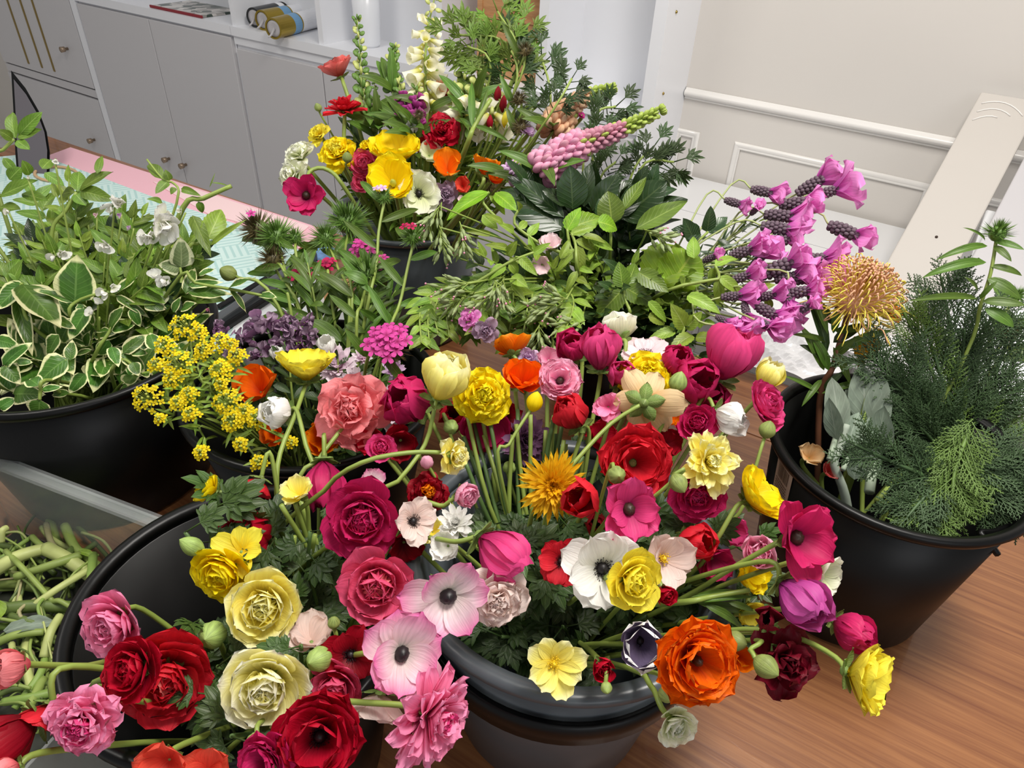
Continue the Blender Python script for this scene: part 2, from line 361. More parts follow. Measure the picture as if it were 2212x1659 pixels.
# tall unit on the far left with brass inlay
r = empty('tall_cabinet', (-4.2, YF, 0), 'tall grey cabinet at far left with three vertical brass strips', 'cabinet')
k = M.Translation((4.2, -YF, 0))
part('carcass', B().box(-4.2, YF, 0, -4.18, YW, 2.3, k).box(-3.376, YF, 0, -3.356, YW, 2.3, k).box(-4.18, YF, 2.28, -3.376, YW, 2.3, k).box(-4.18, YF, .55, -3.376, YW, .57, k).box(-4.18, YW - .01, 0, -3.376, YW, 2.28, k), MCAB, r, None, False)
d = door(r, -4.18 + 4.2, -3.40 + 4.2, .59, 2.27, 0, (-3.524 + 4.2, 1.5 - .42 * 1.8), [HY(x, 163, 1.8).x + 4.2 for x in (80, 106, 130)])
door(r, -4.18 + 4.2, -3.40 + 4.2, .06, .545, 0, (-3.533 + 4.2, 1.5 - .645 * 1.8))
part('cross_rail', B().box(-4.18, YF - .012, .55, -3.376, YF, .585, k), MCAB, r, None, False)
part('side_strip', B().box(-3.39, YF - .02, 0, -3.354, YF, 2.3, k), MSH, r, None, False)
# ------------------------------------------------------------------ white open bookcase standing on the base cabinets
r = empty('open_bookcase', (-2.362, YF, .93), 'white open bookcase above the cabinets, divided into tall bays', 'bookcase'); k = M.Translation((2.362, -YF, -.93))
part('shelf_board', B().box(-2.362, YF - .012, .926, -.724, YW, .985, k), MSH, r, None, False)
part('shelf_lip', B().box(-2.362, YF - .02, .955, -.735, YF - .012, .985, k), MSH, r, None, False)
for x, wd in ((-2.362, .02), (-1.93, .022), (-1.434, .022), (-1.085, .03)):
    part('divider', B().box(x, YF - .008, .985, x + wd, YW, 2.3, k), MSH, r, None, False)
part('end_panel', B().box(-.755, YF - .02, 0, -.722, YW, 2.3, k), MSH, r, None, False)
for z in (.43, .62): part('hinge_screw', B().ball((-.7215, YF + .035, z + .6), .004), MBR, r, k)
part('back_panel', B().box(-2.362, YW - .012, .985, -.735, YW, 2.3, k), MSH, r, None, False)
part('top_board', B().box(-2.362, YF - .01, 2.3, -.722, YW, 2.33, k), MSH, r, None, False)
r = empty('low_shelf', (-3.35, YF, .955), 'white open shelf over the double-knob cabinet, magazine lying on it', 'shelf'); k = M.Translation((3.35, -YF, -.955))
part('shelf_board', B().box(-3.352, YF - .018, .955, -2.366, YW, .985, k), MSH, r, None, False)
part('back_panel', B().box(-3.352, YW - .01, .985, -2.366, YW, 1.6, k), MSH, r, None, False)
part('divider', B().box(-3.352, YF, .985, -3.33, YW, 1.6, k), MSH, r, None, False)
# magazine
t = NT('magazine_cover'); tc = t.n('ShaderNodeTexCoord'); vo = t.n('ShaderNodeTexVoronoi'); vo.inputs['Scale'].default_value = 34; t.l(tc.outputs['Object'], vo.inputs[0])
MMAG = t.done(t.pbsdf(t.ramp(vo.outputs['Color'], [(.3, lin('3E4A42')), (.5, lin('A9A5A0')), (.8, lin('D9D4CE'))]), .3).outputs[0])
a = HZ(430, 18, .99); r = empty('magazine', (a.x, 1.89, .986), 'patterned magazine with a red border on the white shelf', 'magazine')
part('pages', B().box(-.15, -.088, 0, .15, .085, .008), MMAG, r, None, False)
part('red_border', B().box(-.155, -.094, 0, .155, -.088, .009), simple('red_border', '8A1F2A'), r, None, False)
# rolls on the shelf
def roll(a, b_, rad, label, bands, group=None):
    a, b_ = V(a), V(b_); L = (b_ - a).length; r = empty('wrapping_roll', a, label, 'roll', 'rolls lying on the white shelf')
    m = frame(b_ - a, V((0, 0, 1))) @ M.Rotation(pi / 2, 4, 'Y')
    for nm, t0, t1, mt, rr in bands: part(nm, B().lathe([(rad * rr * .82, t0 * L), (rad * rr, t0 * L), (rad * rr, t1 * L), (rad * rr * .82, t1 * L)], 28, close=True), mt, r, m, False)
    part('end_cap', B().lathe([(.0001, .006), (rad * .5, .004), (rad * .8, .002), (rad * .82, .012), (.0001, .014)], 24), MCP, r, m)
    part('paper_tongue', B().tube([(0, 0, .004), (rad * .5, 0, -.012), (rad * .7, 0, -.03)], .006, .002, 6), MCP, r, m); return r
MCP = simple('cap_grey', 'B9B6B8', .4); MGOLD = simple('gold_foil', 'A8903C', .28, .9); MBLU = simple('pale_blue', '6E9CC4', .4); MROL = simple('white_paper', 'EDEEF2', .35)
zz = .985 + .032
for i, (p, q, lab) in enumerate((((548, 38), (640, 18), 'dark wrapping roll with black and white bands, furthest back on the shelf'), ((566, 44), (660, 26), 'middle gold-and-blue banded white wrapping roll on the shelf'), ((590, 62), (692, 36), 'front gold-and-blue banded white wrapping roll overhanging the shelf edge'))):
    A_, B_ = HZ(p[0], p[1], zz), HZ(q[0], q[1], zz)
    B_ = A_ + (B_ - A_).normalized() * .30; dd = (B_ - A_).normalized()
    if i == 0: bands = (('roll_body', 0, .4, simple('black_foil', '26282A', .3), 1), ('roll_body', .4, 1, MROL, .98), ('black_mark', .5, .54, MBLK, 1.0), ('black_mark', .58, .62, MBLK, 1.0))
    else: bands = (('gold_band', 0, .27, MGOLD, 1.02), ('blue_band', .27, .40, MBLU, 1.02), ('gold_band', .40, .42, MGOLD, 1.03), ('roll_body', .42, 1, MROL, .98))
    roll(A_, B_, .032, lab, bands)
# white vase and carved wooden box in the bays
a = HZ(866, 84, .985); r = empty('vase', (a.x, 1.885, .985), 'plain white cylindrical vase in the middle bay of the bookcase', 'vase')
part('body', B().lathe([(.0001, 0), (.036, 0), (.04, .008), (.047, .22), (.043, .22), (.036, .012), (.0001, .01)], 36), simple('white_ceramic', 'E6E8EC', .25), r)
part('dark_twig', B().tube([(0, 0, .05), (-.01, 0, .2), (-.05, -.02, .235), (-.06, -.03, .22)], .0025), MDKB, r)
MBX = wood('box_wood', 'A9784C', 'D0A070', .5, (4, 30, 30), 0)
r = empty('carved_box', (-1.31, 1.835, .985), 'light wooden box with carved scroll openings, between white dividers', 'box')
part('front_panel', B().box(0, 0, 0, .2, .012, .30), MBX, r, None, False); part('side_panel', B().box(0, .012, 0, .012, .16, .30), MBX, r, None, False)
part('side_panel', B().box(.188, .012, 0, .2, .16, .30), MBX, r, None, False); part('lid', B().box(-.006, -.006, .30, .206, .165, .32), MBX, r, None, False)
part('edge_strip', B().box(-.004, -.005, 0, .012, 0, .30).box(.012, -.004, .155, .19, 0, .163), MBX, r, None, False)
MHO = simple('hole_black', '14100E', .8)
bb = B()
for (x, z, s) in ((.12, .20, .018), (.165, .09, .012), (.175, .075, .008), (.16, .065, .009), (.18, .11, .009), (.15, .105, .006)): bb.lathe([(.0001, 0), (s, 0), (s, .003), (.0001, .003)], 16, M.Translation((x, -.0005, z)) @ M.Rotation(pi / 2, 4, 'X'))
part('scroll_opening', bb, MHO, r, None, False, 'stuff')
# dark chair back at far left, behind the table end
ol = [P(x, y, 1.95) for x, y in ((24, 152), (55, 190), (84, 240), (101, 285), (108, 330), (106, 420), (40, 420), (33, 330), (29, 240))]
r = empty('chair', P(70, 420, 1.95), 'black curved chair back at far left behind the table', 'chair'); nrm = (P(70, 300, 1.9) - CAM).normalized() * .02
def slab(pts, off, r_, nm, mt, sc=1):
    c = sum(pts, V()) / len(pts); q = [c + (p - c) * sc - r_.location for p in pts]; n = len(q)
    return part(nm, B().add([p for p in q] + [p + off for p in q], [tuple(range(n)), tuple(range(2 * n - 1, n - 1, -1))] + [(i, i + n, (i + 1) % n + n, (i + 1) % n) for i in range(n)]), mt, r_, None, False)
slab(ol, nrm, r, 'backrest', MBLK); slab(ol, nrm * -.3, r, 'back_cushion', simple('chair_grey', '5E5A60', .6), .86)
for dx in (-.03, .03): part('leg', B().tube([(dx, 0, .02), (dx * 1.4, .1, -r.location.z + .0)], .012), MBLK, r)
# ------------------------------------------------------------------ white glossy bench beyond the table, leaning boards, plastic bag
zb = .784
r = empty('white_bench', (0, 1.6, 0), 'glossy white bench top between the wooden table and the panelled wall', 'bench'); MGW = simple('gloss_white', 'D9D9DA', .16, spec=.6)
part('bench_top', B().box(-.715, -.31, zb - .03, .8, -.16, zb), MGW, r, None, False); part('bench_top', B().box(-.715, -.157, zb - .03, .8, .13, zb), MGW, r, None, False); part('bench_top', B().box(-.715, .133, zb - .03, .8, .385, zb), MGW, r, None, False)
for x, y in ((-.68, -.28), (-.68, .35), (.76, -.28), (.76, .35)): part('leg', B().box(x - .02, y - .02, 0, x + .02, y + .02, zb - .03), MGW, r, None, False)
def board(name, T, Bm, wd, label, mt, th=.018):
    T, Bm = V(T), V(Bm); up = (T - Bm).normalized(); n = V((1, 0, 0)).cross(up); r = empty(name, Bm, label, 'board')
    q = [V(), V((wd, 0, 0)), T - Bm + V((wd, 0, 0)), T - Bm]; o = n * -th
    ch = part('panel', B().add(q + [p + o for p in q], [(0, 1, 2, 3), (7, 6, 5, 4)] + [(i, i + 4, (i + 1) % 4 + 4, (i + 1) % 4) for i in range(4)]), mt, r, None, False)
    m = ch.modifiers.new('b', 'BEVEL'); m.width = .003; m.segments = 2
    return r, up, n
T = HY(2120, 198, 1.965); Bp = HZ(1842, 700, zb); Bp.z = zb + .001
MBD = simple('white_board', 'C4BEB7', .45, noise=.02, nscale=4)
r, up, n = board('leaning_board', T, Bp, .118, 'off-white plank with scratched top leaning on the panelled wall', MBD)
for k_ in range(3):
    c = [(T - Bp) + V((.012 + .085 * i / 8, 0, 0)) - up * (.022 + .022 * k_ + .02 * (i / 8 - .4) ** 2 * 4 * (1 + .3 * k_)) + n * .001 for i in range(9 - 2 * k_)]
    part('dent', B().tube(c, .0013), simple('dent_shade', 'EDEAE6', .4), r)
part('nail_mark', B().ball((T - Bp) * .38 + V((.06, 0, 0)) + n * .001, .003), MDKB, r)
T2 = T + V((.14, .012, .05)); B2 = Bp + V((.135, .02, 0)); board('leaning_board', T2, B2, .14, 'plain pale plank behind the scratched one, at the right picture edge', simple('pale_board', 'C3C0C2', .4))
T3 = T + V((.10, -.18, -.19)); B3_ = Bp + V((.16, -.1, 0)); board('leaning_board', T3, B3_, .25, 'bright white board, lowest of the boards at the right picture edge', simple('bright_board', 'F6F8FB', .3))
def crumple(name, c, sx, sy, h, label, cat, mat, seed, n=30):
    rg = random.Random(seed); b = B(); fr = [(rg.uniform(4, 15), rg.uniform(4, 15), rg.uniform(0, 6)) for _ in range(9)]; vs = []
    for i in range(n + 1):
        for j in range(n + 1):
            u, v = i / n * 2 - 1, j / n * 2 - 1; f = sum(abs(sin(a * u + q * v + p_)) for a, q, p_ in fr) / 9
            e = max(0, 1 - (u * u + v * v) ** 1.2 * .8); vs.append((u * sx * (1 + .15 * sin(5 * v + seed)), v * sy * (1 + .15 * sin(4 * u + seed)), max(.001, h * e * (1.9 * f - .55))))
    b.add(vs, [(i * (n + 1) + j, (i + 1) * (n + 1) + j, (i + 1) * (n + 1) + j + 1, i * (n + 1) + j + 1) for i in range(n) for j in range(n)])
    o = part(name, b, mat, None, None, False); o.location = c; return tag(o, label, cat)
MPB = NT('white_plastic_film'); p_ = MPB.pbsdf(lin('F4F4F6'), .18, spec=.6); tr_ = MPB.n('ShaderNodeBsdfTranslucent'); mx_ = MPB.n('ShaderNodeMixShader'); mx_.inputs[0].default_value = .25
MPB.l(p_.outputs[0], mx_.inputs[1]); MPB.l(tr_.outputs[0], mx_.inputs[2]); MPB = MPB.done(mx_.outputs[0])
c = HZ(1690, 755, zb); crumple('plastic_bag', (c.x, c.y + .0, zb + .002), .10, .085, .03, 'crumpled white plastic bag behind the table, below the lavender', 'bag', MPB, 3)
# ------------------------------------------------------------------ the wooden table
TA = math.atan(.036)
r = empty('wooden_table', (-1.0, 1.133, 0), 'honey-brown wooden table carrying all the flower buckets', 'table'); r.rotation_euler = (0, 0, TA)
pl = [0, -.178, -1.44]
for i in range(2):
    q = part('plank', B().box(-1.42, pl[i + 1] + .0008, .712, 2.0, pl[i] - .0008, .75), MWD, r, None, False)
    m = q.modifiers.new('b', 'BEVEL'); m.width = .002; m.segments = 2
for x in (-1.36, 1.9):
    for y in (-1.38, -.06): part('leg', B().box(x - .03, y - .03, 0, x + .03, y + .03, .712), MWD, r, None, False)
def tz(px, py, z=.752): return HZ(px, py, z)
def sheet(name, pts, z, label, cat, mat, th=.0015):
    q = [HZ(x, y, z) for x, y in pts]; n = len(q); b = B().add([V((p.x, p.y, z - th)) for p in q] + [V((p.x, p.y, z)) for p in q], [tuple(range(n)), tuple(range(2 * n - 1, n - 1, -1))] + [(i, i + n, (i + 1) % n + n, (i + 1) % n) for i in range(n)])
    return tag(part(name, b, mat, None, None, False), label, cat)
t = NT('mint_paper'); tc = t.n('ShaderNodeTexCoord'); mp = t.n('ShaderNodeMapping'); mp.inputs['Rotation'].default_value = (0, 0, .5); t.l(tc.outputs['Object'], mp.inputs[0])
ck = t.n('ShaderNodeTexChecker'); ck.inputs['Scale'].default_value = 16; t.l(mp.outputs[0], ck.inputs[0]); sp = t.n('ShaderNodeSeparateXYZ'); t.l(mp.outputs[0], sp.inputs[0])
wa = t.math('GREATER_THAN', t.math('SINE', t.math('MULTIPLY', sp.outputs[0], 420)), .35); wb = t.math('GREATER_THAN', t.math('SINE', t.math('MULTIPLY', sp.outputs[1], 420)), .35)
mk = t.math('ADD', t.math('MULTIPLY', wa, ck.outputs[1]), t.math('MULTIPLY', wb, t.math('SUBTRACT', 1, ck.outputs[1])))
MMINT = t.done(t.pbsdf(t.mix(mk, lin('D3ECE7'), lin('B4D8D4')), .35).outputs[0])
MPK = simple('pink_paper', 'F6BFCB', .45); 
sheet('pink_paper_sheet', [(90, 341), (152, 318), (672, 486), (700, 500), (640, 540), (480, 478), (330, 430), (200, 380)], .7525, 'pink paper sheet along the far edge of the table', 'paper', MPK)
sheet('pink_paper_sheet', [(330, 392), (420, 408), (668, 488), (640, 512), (450, 462)], .7545, 'paler pink paper strip lying over the pink sheet', 'paper', simple('pale_pink_paper', 'FBDADB', .45))
sheet('mint_paper_sheet', [(-120, 350), (75, 331), (205, 378), (338, 428), (560, 500), (690, 560), (640, 690), (430, 770), (-100, 640)], .7560, 'mint gift paper with basket-weave lines on the table', 'paper', MMINT)
sheet('white_paper_sheet', [(520, 640), (640, 575), (760, 620), (740, 720), (500, 720)], .7575, 'white paper sheet beside the black bars, right of the mint paper', 'paper', simple('white_sheet', 'F1F4F6', .35))
sheet('printed_card', [(668, 545), (700, 520), (735, 545), (700, 575)], .7600, 'small blue and orange printed card at the far table edge', 'card', simple('blue_card', '6C94C6', .3, noise=.3, nscale=60))
# twine ring glimpsed on the mint paper
a = HZ(122, 378, .757); r = tag(part('twine', B().tube([(cos(q) * .07 * (1 - .004 * q), sin(q) * .045, .003) for q in [i * .35 for i in range(16)]], .004), simple('twine', 'C9A77E', .8)), 'loop of tan twine on the mint paper, behind the leaves', 'twine'); r.location = a
# black bars (tray edge)
r = empty('black_tray', HZ(545, 640, .76), 'black plastic tray edge running behind the dark purple flowers', 'tray'); o_ = r.location
def bar(px0, py0, px1, py1, w_, h, nm, mt, z=.758):
    A_, B_ = HZ(px0, py0, z), HZ(px1, py1, z); dd = (B_ - A_); L = dd.length; m = M.Translation(A_ - o_) @ frame(dd, V((0, 0, 1)))
    q = part(nm, B().box(0, -w_, 0, L, w_, h), mt, r, m, False); bv = q.modifiers.new('b', 'BEVEL'); bv.width = .006; bv.segments = 3
MFR = simple('frame_grey', '54585C', .25, spec=.6)
bar(430, 735, 680, 560, .011, .022, 'tray_rim', MFR); bar(425, 755, 600, 640, .006, .016, 'inner_bar', MBLK); bar(470, 668, 650, 560, .008, .006, 'back_bar', MBLK)
# tan tape roll
a = HZ(735, 655, .752); r = empty('tape_roll', (a.x, a.y, .751), 'tan paper roll standing between the stems and the grey bucket', 'roll')
part('roll_body', B().lathe([(.012, 0), (.03, 0), (.031, .004), (.031, .045), (.028, .048), (.012, .048)], 30, close=True), simple('tan_paper', 'DDA870', .6), r)
# ------------------------------------------------------------------ buckets
def bucket(c, rt, z0, z1, label, mat, lipw=.008, taper=.76, handle=None, name='flower_bucket', band=None):
    x, y = c; h = z1 - z0; r = empty(name, (x, y, z0), label, 'bucket', 'flower buckets on the table'); th = .003; rb = rt * taper
    part('body', B().lathe([(.0001, 0), (rb - .006, 0), (rb, .006), (rt - .002, h - .012), (rt - .002 - th, h - .012), (rb - th, .01), (.0001, .008)], 72), mat, r)
    part('rim', B().lathe([(rt - .004, h - .014), (rt + lipw * .6, h - .012), (rt + lipw, h - .006), (rt + lipw * .8, h - .001), (rt + lipw * .3, h), (rt - .004, h - .003)], 72, close=True), mat, r)
    if band: part('handle_band', B().lathe([(rt + lipw * band[2] - .002, h - band[0]), (rt + lipw * band[2] + .004, h - band[0] + .002), (rt + lipw * band[2] + .006, h - (band[0] + band[1]) / 2), (rt + lipw * band[2] + .006, h - band[1] - .002), (rt + lipw * band[2], h - band[1])], 72, close=True), MBLK, r)
    return r
Z0, ZR = .7505, .99
CB1, CB2, CB3, CB4, CB5, CB6, CB7 = (-.89, .345), (-.555, .445), (-.37, .19), (-.178, .400), (-.80, .915), (.050, .752), (-.40, .93)
b1 = bucket(CB1, .172, Z0, ZR, 'large black bucket of variegated greenery on the left', MBLK)
b2 = bucket(CB2, .143, Z0, ZR, 'black bucket holding sweet william, mustard and purple stocks', MBLK, taper=.7)
b3 = bucket(CB3, .130, Z0, 1.0, 'black bucket in the left foreground with red and cream ranunculus', MBLK)
b4 = bucket(CB4, .139, Z0, 1.0, 'slate grey bucket at front centre with a black handle band', MGRY, lipw=.012, taper=.74, band=(.088, .055, -.35))
b5 = bucket(CB5, .128, Z0, ZR, 'slate grey bucket at the back with the tall mixed bouquet', MGRY)
b6 = bucket(CB6, .135, Z0, ZR, 'black bucket on the right with a barcode sticker and conifer', MBLK, taper=.78)
b7 = bucket(CB7, .105, Z0, .93, 'dark bucket hidden under the leafy vines in the middle', MBLK)
for a in (-.5,):
    part('handle_ear', B().box(-.012, 0, -.02, .012, .014, .012), MBLK, b6, M.Rotation(a, 4, 'Z') @ M.Translation((0, .136, .222)), False)
# bail handle end and the sticker of the right bucket
part('handle', B().tube(crom([V(p) - b6.location for p in (P(2196, 1128, .76), P(2150, 1148, .745), P(2118, 1150, .74), P(2135, 1170, .735), P(2155, 1198, .735))], 16), .0035), MBLK, b6)
def sticker():
    A_ = .10; rr = .1335; b = B(); c = V(CB6); 
    q = (P(1790, 1010, .8) - V((CB6[0], CB6[1], 0))); ang = math.atan2(q.y, q.x); hs = [(.155, .052), (.2, .052)]; vs = []
    for z in (  .172, .224):
        for j in range(7):
            a = ang + (j / 6 - .5) * .26; R_ = .135 * .78 + (.135 - .135 * .78) * z / .24 + .0008; vs.append((cos(a) * R_, sin(a) * R_, z))
    b.add(vs, [(j, j + 1, j + 8, j + 7) for j in range(6)]); s = part('barcode_sticker', b, simple('sticker_paper', 'C9BDB0', .5), b6)
    bb = B(); rg = random.Random(4); x = .04
    def pt(u, v): a = ang + (u - .5) * .26; z = .172 + .052 * v; R_ = .135 * .78 + (.135 - .135 * .78) * z / .24 + .0013; return (cos(a) * R_, sin(a) * R_, z)
    u = .18
    while u < .82:
        w_ = rg.choice((.012, .02, .03)); bb.add([pt(u, .52), pt(u + w_, .52), pt(u + w_, .9), pt(u, .9)], [(0, 1, 2, 3)]); u += w_ + rg.choice((.015, .025))
    for k in range(5):
        u = .12
        while u < .85:
            w_ = rg.uniform(.03, .09); v = .42 - k * .075; bb.add([pt(u, v), pt(u + w_, v), pt(u + w_, v + .03), pt(u, v + .03)], [(0, 1, 2, 3)]); u += w_ + .02
    part('barcode', bb, simple('barcode_ink', '4A4038', .6), s)
sticker()
# ------------------------------------------------------------------ clear plastic tub with cut stems at the left edge
MCLR = NT('clear_plastic'); g_ = MCLR.pbsdf((.93, .95, .95, 1), .12, spec=.6); tr_ = MCLR.n('ShaderNodeBsdfTransparent'); tr_.inputs[0].default_value = (.93, .95, .94, 1); mx_ = MCLR.n('ShaderNodeMixShader'); mx_.inputs[0].default_value = .13
MCLR.l(tr_.outputs[0], mx_.inputs[1]); MCLR.l(g_.outputs[0], mx_.inputs[2]); MCLR = MCLR.done(mx_.outputs[0])
A_ = HZ(-60, 965, .90); B_ = HZ(345, 1118, .90); dd = (B_ - A_).normalized(); B_ = B_ + dd * .10; nn = V((0, 0, 1)).cross(dd)
tb = empty('clear_tub', A_ - V((0, 0, .148)), 'clear plastic tub of cut stems at the left edge', 'tub'); mt = frame(dd, V((0, 0, 1)))
Lx, Ly = (B_ - A_).length, .46
part('tub_wall', B().box(0, -.003, 0, Lx, 0, .148).box(0, -Ly, 0, .003, -.003, .148).box(Lx - .003, -Ly, 0, Lx, -.003, .148).box(.003, -Ly, 0, Lx - .003, -Ly + .003, .148), MCLR, tb, mt, False)
part('tub_rim', B().box(-.004, -.014, .143, Lx, .003, .149).box(-.004, -.003, .135, Lx, .003, .143), MCLR, tb, mt, False)
part('tub_floor', B().box(.003, -Ly + .003, 0, Lx - .003, -.003, .003), simple('tub_dark', '2A2E22', .6), tb, mt, False)
TUBO = tb.location.copy(); TUBM = M.Translation(TUBO) @ mt
rg = random.Random(11)
MST = [simple('cut_stem_%d' % i, c, .5, noise=.15, nscale=40) for i, c in enumerate(('8A9C4E', 'B4BC74', '5E7036', 'A09870', '809A48'))]
def cutstem(px0, py0, px1, py1, wpx, z0, z1, label, m=0, bend=0, cat='stem'):
    a, b_ = HZ(px0, py0, z0), HZ(px1, py1, z1); c = (a + b_) / 2 + V((0, 0, .006)) + V((rg.uniform(-1, 1), rg.uniform(-1, 1), 0)) * bend
    rad = wpx * (a - CAM).length / 1700 / 2
    o = part('stem_cutting', B().tube([p - a for p in crom([a, c, b_], 10)], rad, rad * .85, 8), MST[m]); o.location = a
    return tag(o, label, cat, 'cut stems in the clear tub')
GEN = 'thin green cut stem in the heap in the clear tub'
for a in ((-20, 1238, 98, 1185, 27, .80, .80, 'thick pale cut stem lying leftmost in the clear tub', 1), (100, 1185, 205, 1250, 30, .80, .79, 'thick pale cut stem ending beside the black bucket rim', 1), (12, 1190, 115, 1300, 11, .81, .80, 'long thin stem crossing over the two thick pale ones', 0),
          (115, 1300, 150, 1310, 11, .80, .80, GEN, 0), (-10, 1320, 165, 1312, 26, .795, .79, 'flat green blade-like stem across the tub', 2), (-10, 1390, 95, 1365, 16, .80, .80, 'bright green cut stem below the grey leaf', 0), (95, 1420, 130, 1330, 18, .79, .80, 'pale yellow cut stem beside the bucket rim', 1),
          (2, 1170, 15, 1140, 14, .84, .85, 'upright stem tip at the left edge of the tub', 1)): cutstem(*a)
GENC = ['thin green cut stem in the heap in the clear tub', 'pale cut stem in the heap in the clear tub', 'dark green cut stem in the heap in the clear tub', 'brownish cut stem in the heap in the clear tub', 'fresh green cut stem in the heap in the clear tub']
for i in range(210):
    px, py = (rg.uniform(-50, 230), rg.uniform(1150, 1540)) if i < 150 else (rg.uniform(-330, -40), rg.uniform(1150, 1600)); a = rg.uniform(0, pi); l = rg.uniform(25, 75); m = rg.choice((0, 0, 1, 2, 2, 3, 4))
    cutstem(px - cos(a) * l, py - sin(a) * l, px + cos(a) * l, py + sin(a) * l, rg.choice((4, 5, 6, 7, 9, 12, 15, 18)), .758 + .045 * (i % 150) / 150, .758 + .045 * (i % 150) / 150, GENC[m], m, .01)
for (x0, y0, x1, y1, w_, nm) in ((10, 1365, 125, 1335, 48, 'grey-green leaf lying on the cut stems'), (0, 1300, -30, 1380, 40, 'dull leaf at the left of the cut stems'), (170, 1190, 205, 1200, 30, 'small pale bud leaf near the tub corner')):
    a, b_ = HZ(x0, y0, .805), HZ(x1, y1, .805); L = (b_ - a).length; o = ob('cut_leaf', leaf('cut', .22, -20, .2, wav=.25), ML['silver'] if 'grey' in nm else ML['light'], None, M.Translation(a) @ frame(b_ - a, V((0, 0, 1))) @ M.Scale(L, 4)); tag(o, nm, 'leaf')
# ================================================================== FLOWER BUILDERS
def pm(b, t, tr=.3, mid=None, streak=.22): return petal_mat(b, t, tr, mid, streak)
PAL = {  # colour -> petal material
 'pink': pm('E65A92', 'FF9EC6'), 'lpink': pm('EC7CA8', 'FFBCD6'), 'hot': pm('B01C5C', 'E84A8C'), 'mag': pm('98104A', 'D42A6C'), 'rose': pm('C82A52', 'EC6088'),
 'crim': pm('7A0620', 'C41030'), 'red': pm('A00C1C', 'E02838'), 'dred': pm('5C0614', 'A80C24'), 'maroon': pm('30040C', '720C22'), 'coral': pm('D8403C', 'F4807A'), 'coralr': pm('D83A2C', 'F0604A'),
 'salmon': pm('E25864', 'FC969A'), 'orange': pm('D83800', 'FA7408'), 'orangey': pm('E85C00', 'FFA010', mid='F88008'), 'peach': pm('E0A860', 'F6D8A8'), 'cream': pm('F4E860', 'FFFEEE', mid='FCF8BC'), 'pyel': pm('F6E040', 'FFFDCC', mid='FFF68C'),
 'yel': pm('F2CC00', 'FFF024', mid='FFE610'), 'ylem': pm('ECC810', 'FFF250'), 'must': pm('C08000', 'F8C41C'), 'white': pm('F2F0E4', 'FFFEFA'), 'wgreen': pm('D8E0A0', 'FCFCF0', mid='F4F6DC'), 'blush': pm('E8CCC0', 'F8E4DC'),
 'wpink': petal_mat('F2ECE0', 'F070B4', .3, 'F6D8E2', .3, .55), 'wlil': pm('EDE4F0', 'F8ECF8'), 'lilac': pm('C890D0', 'E8C8E8'), 'mpurp': pm('9C2A80', 'D058A8'), 'plum': pm('543A56', '90668A'), 'stock': pm('7C5C78', 'BCA0B8'), 'wpurple': petal_mat('F0E8EC', 'FBF8F6', .12, None, .2, .75, '5E526C'),
 'wcup': pm('6A5A78', '6E6078'), 'peachpink': pm('D84878', 'F2B890', mid='ECA880'), 'rcream': pm('E8A890', 'C83058'), 'pinkpale': pm('ECC8D0', 'F8E0E4'), 'wpinkmum': pm('F0B8D8', 'FBEAF4'), 'sw': pm('A01060', 'E050A8'), 'swd': pm('700830', 'D02860'), 'fox': pm('E4E060', 'FFFCE4'), 'snap': pm('7A2060', 'B84898'),
 'lav': petal_mat('D060BC', 'F59CDE', .35, None, .35), 'mus4': pm('D8B800', 'FFE820'),
}
KOUT = {'mum': 0}
def stamens(b, n, r0, r1, h, rad, seed=0):
    rg = random.Random(seed)
    for i in range(n):
        a = rg.uniform(0, 2 * pi); r = rg.uniform(r0, r1); z = h * rg.uniform(.5, 1.1); p = V((cos(a) * r, sin(a) * r, z))
        b.tube([(cos(a) * .05, sin(a) * .05, 0), p * .7 + V((0, 0, .02)), p], .006, .005, 3, False); b.ball(p, rad, n=4, m=3)
    return b
def shared(key, fn):
    if key not in _tm: _tm[key] = fn()
    return _tm[key]
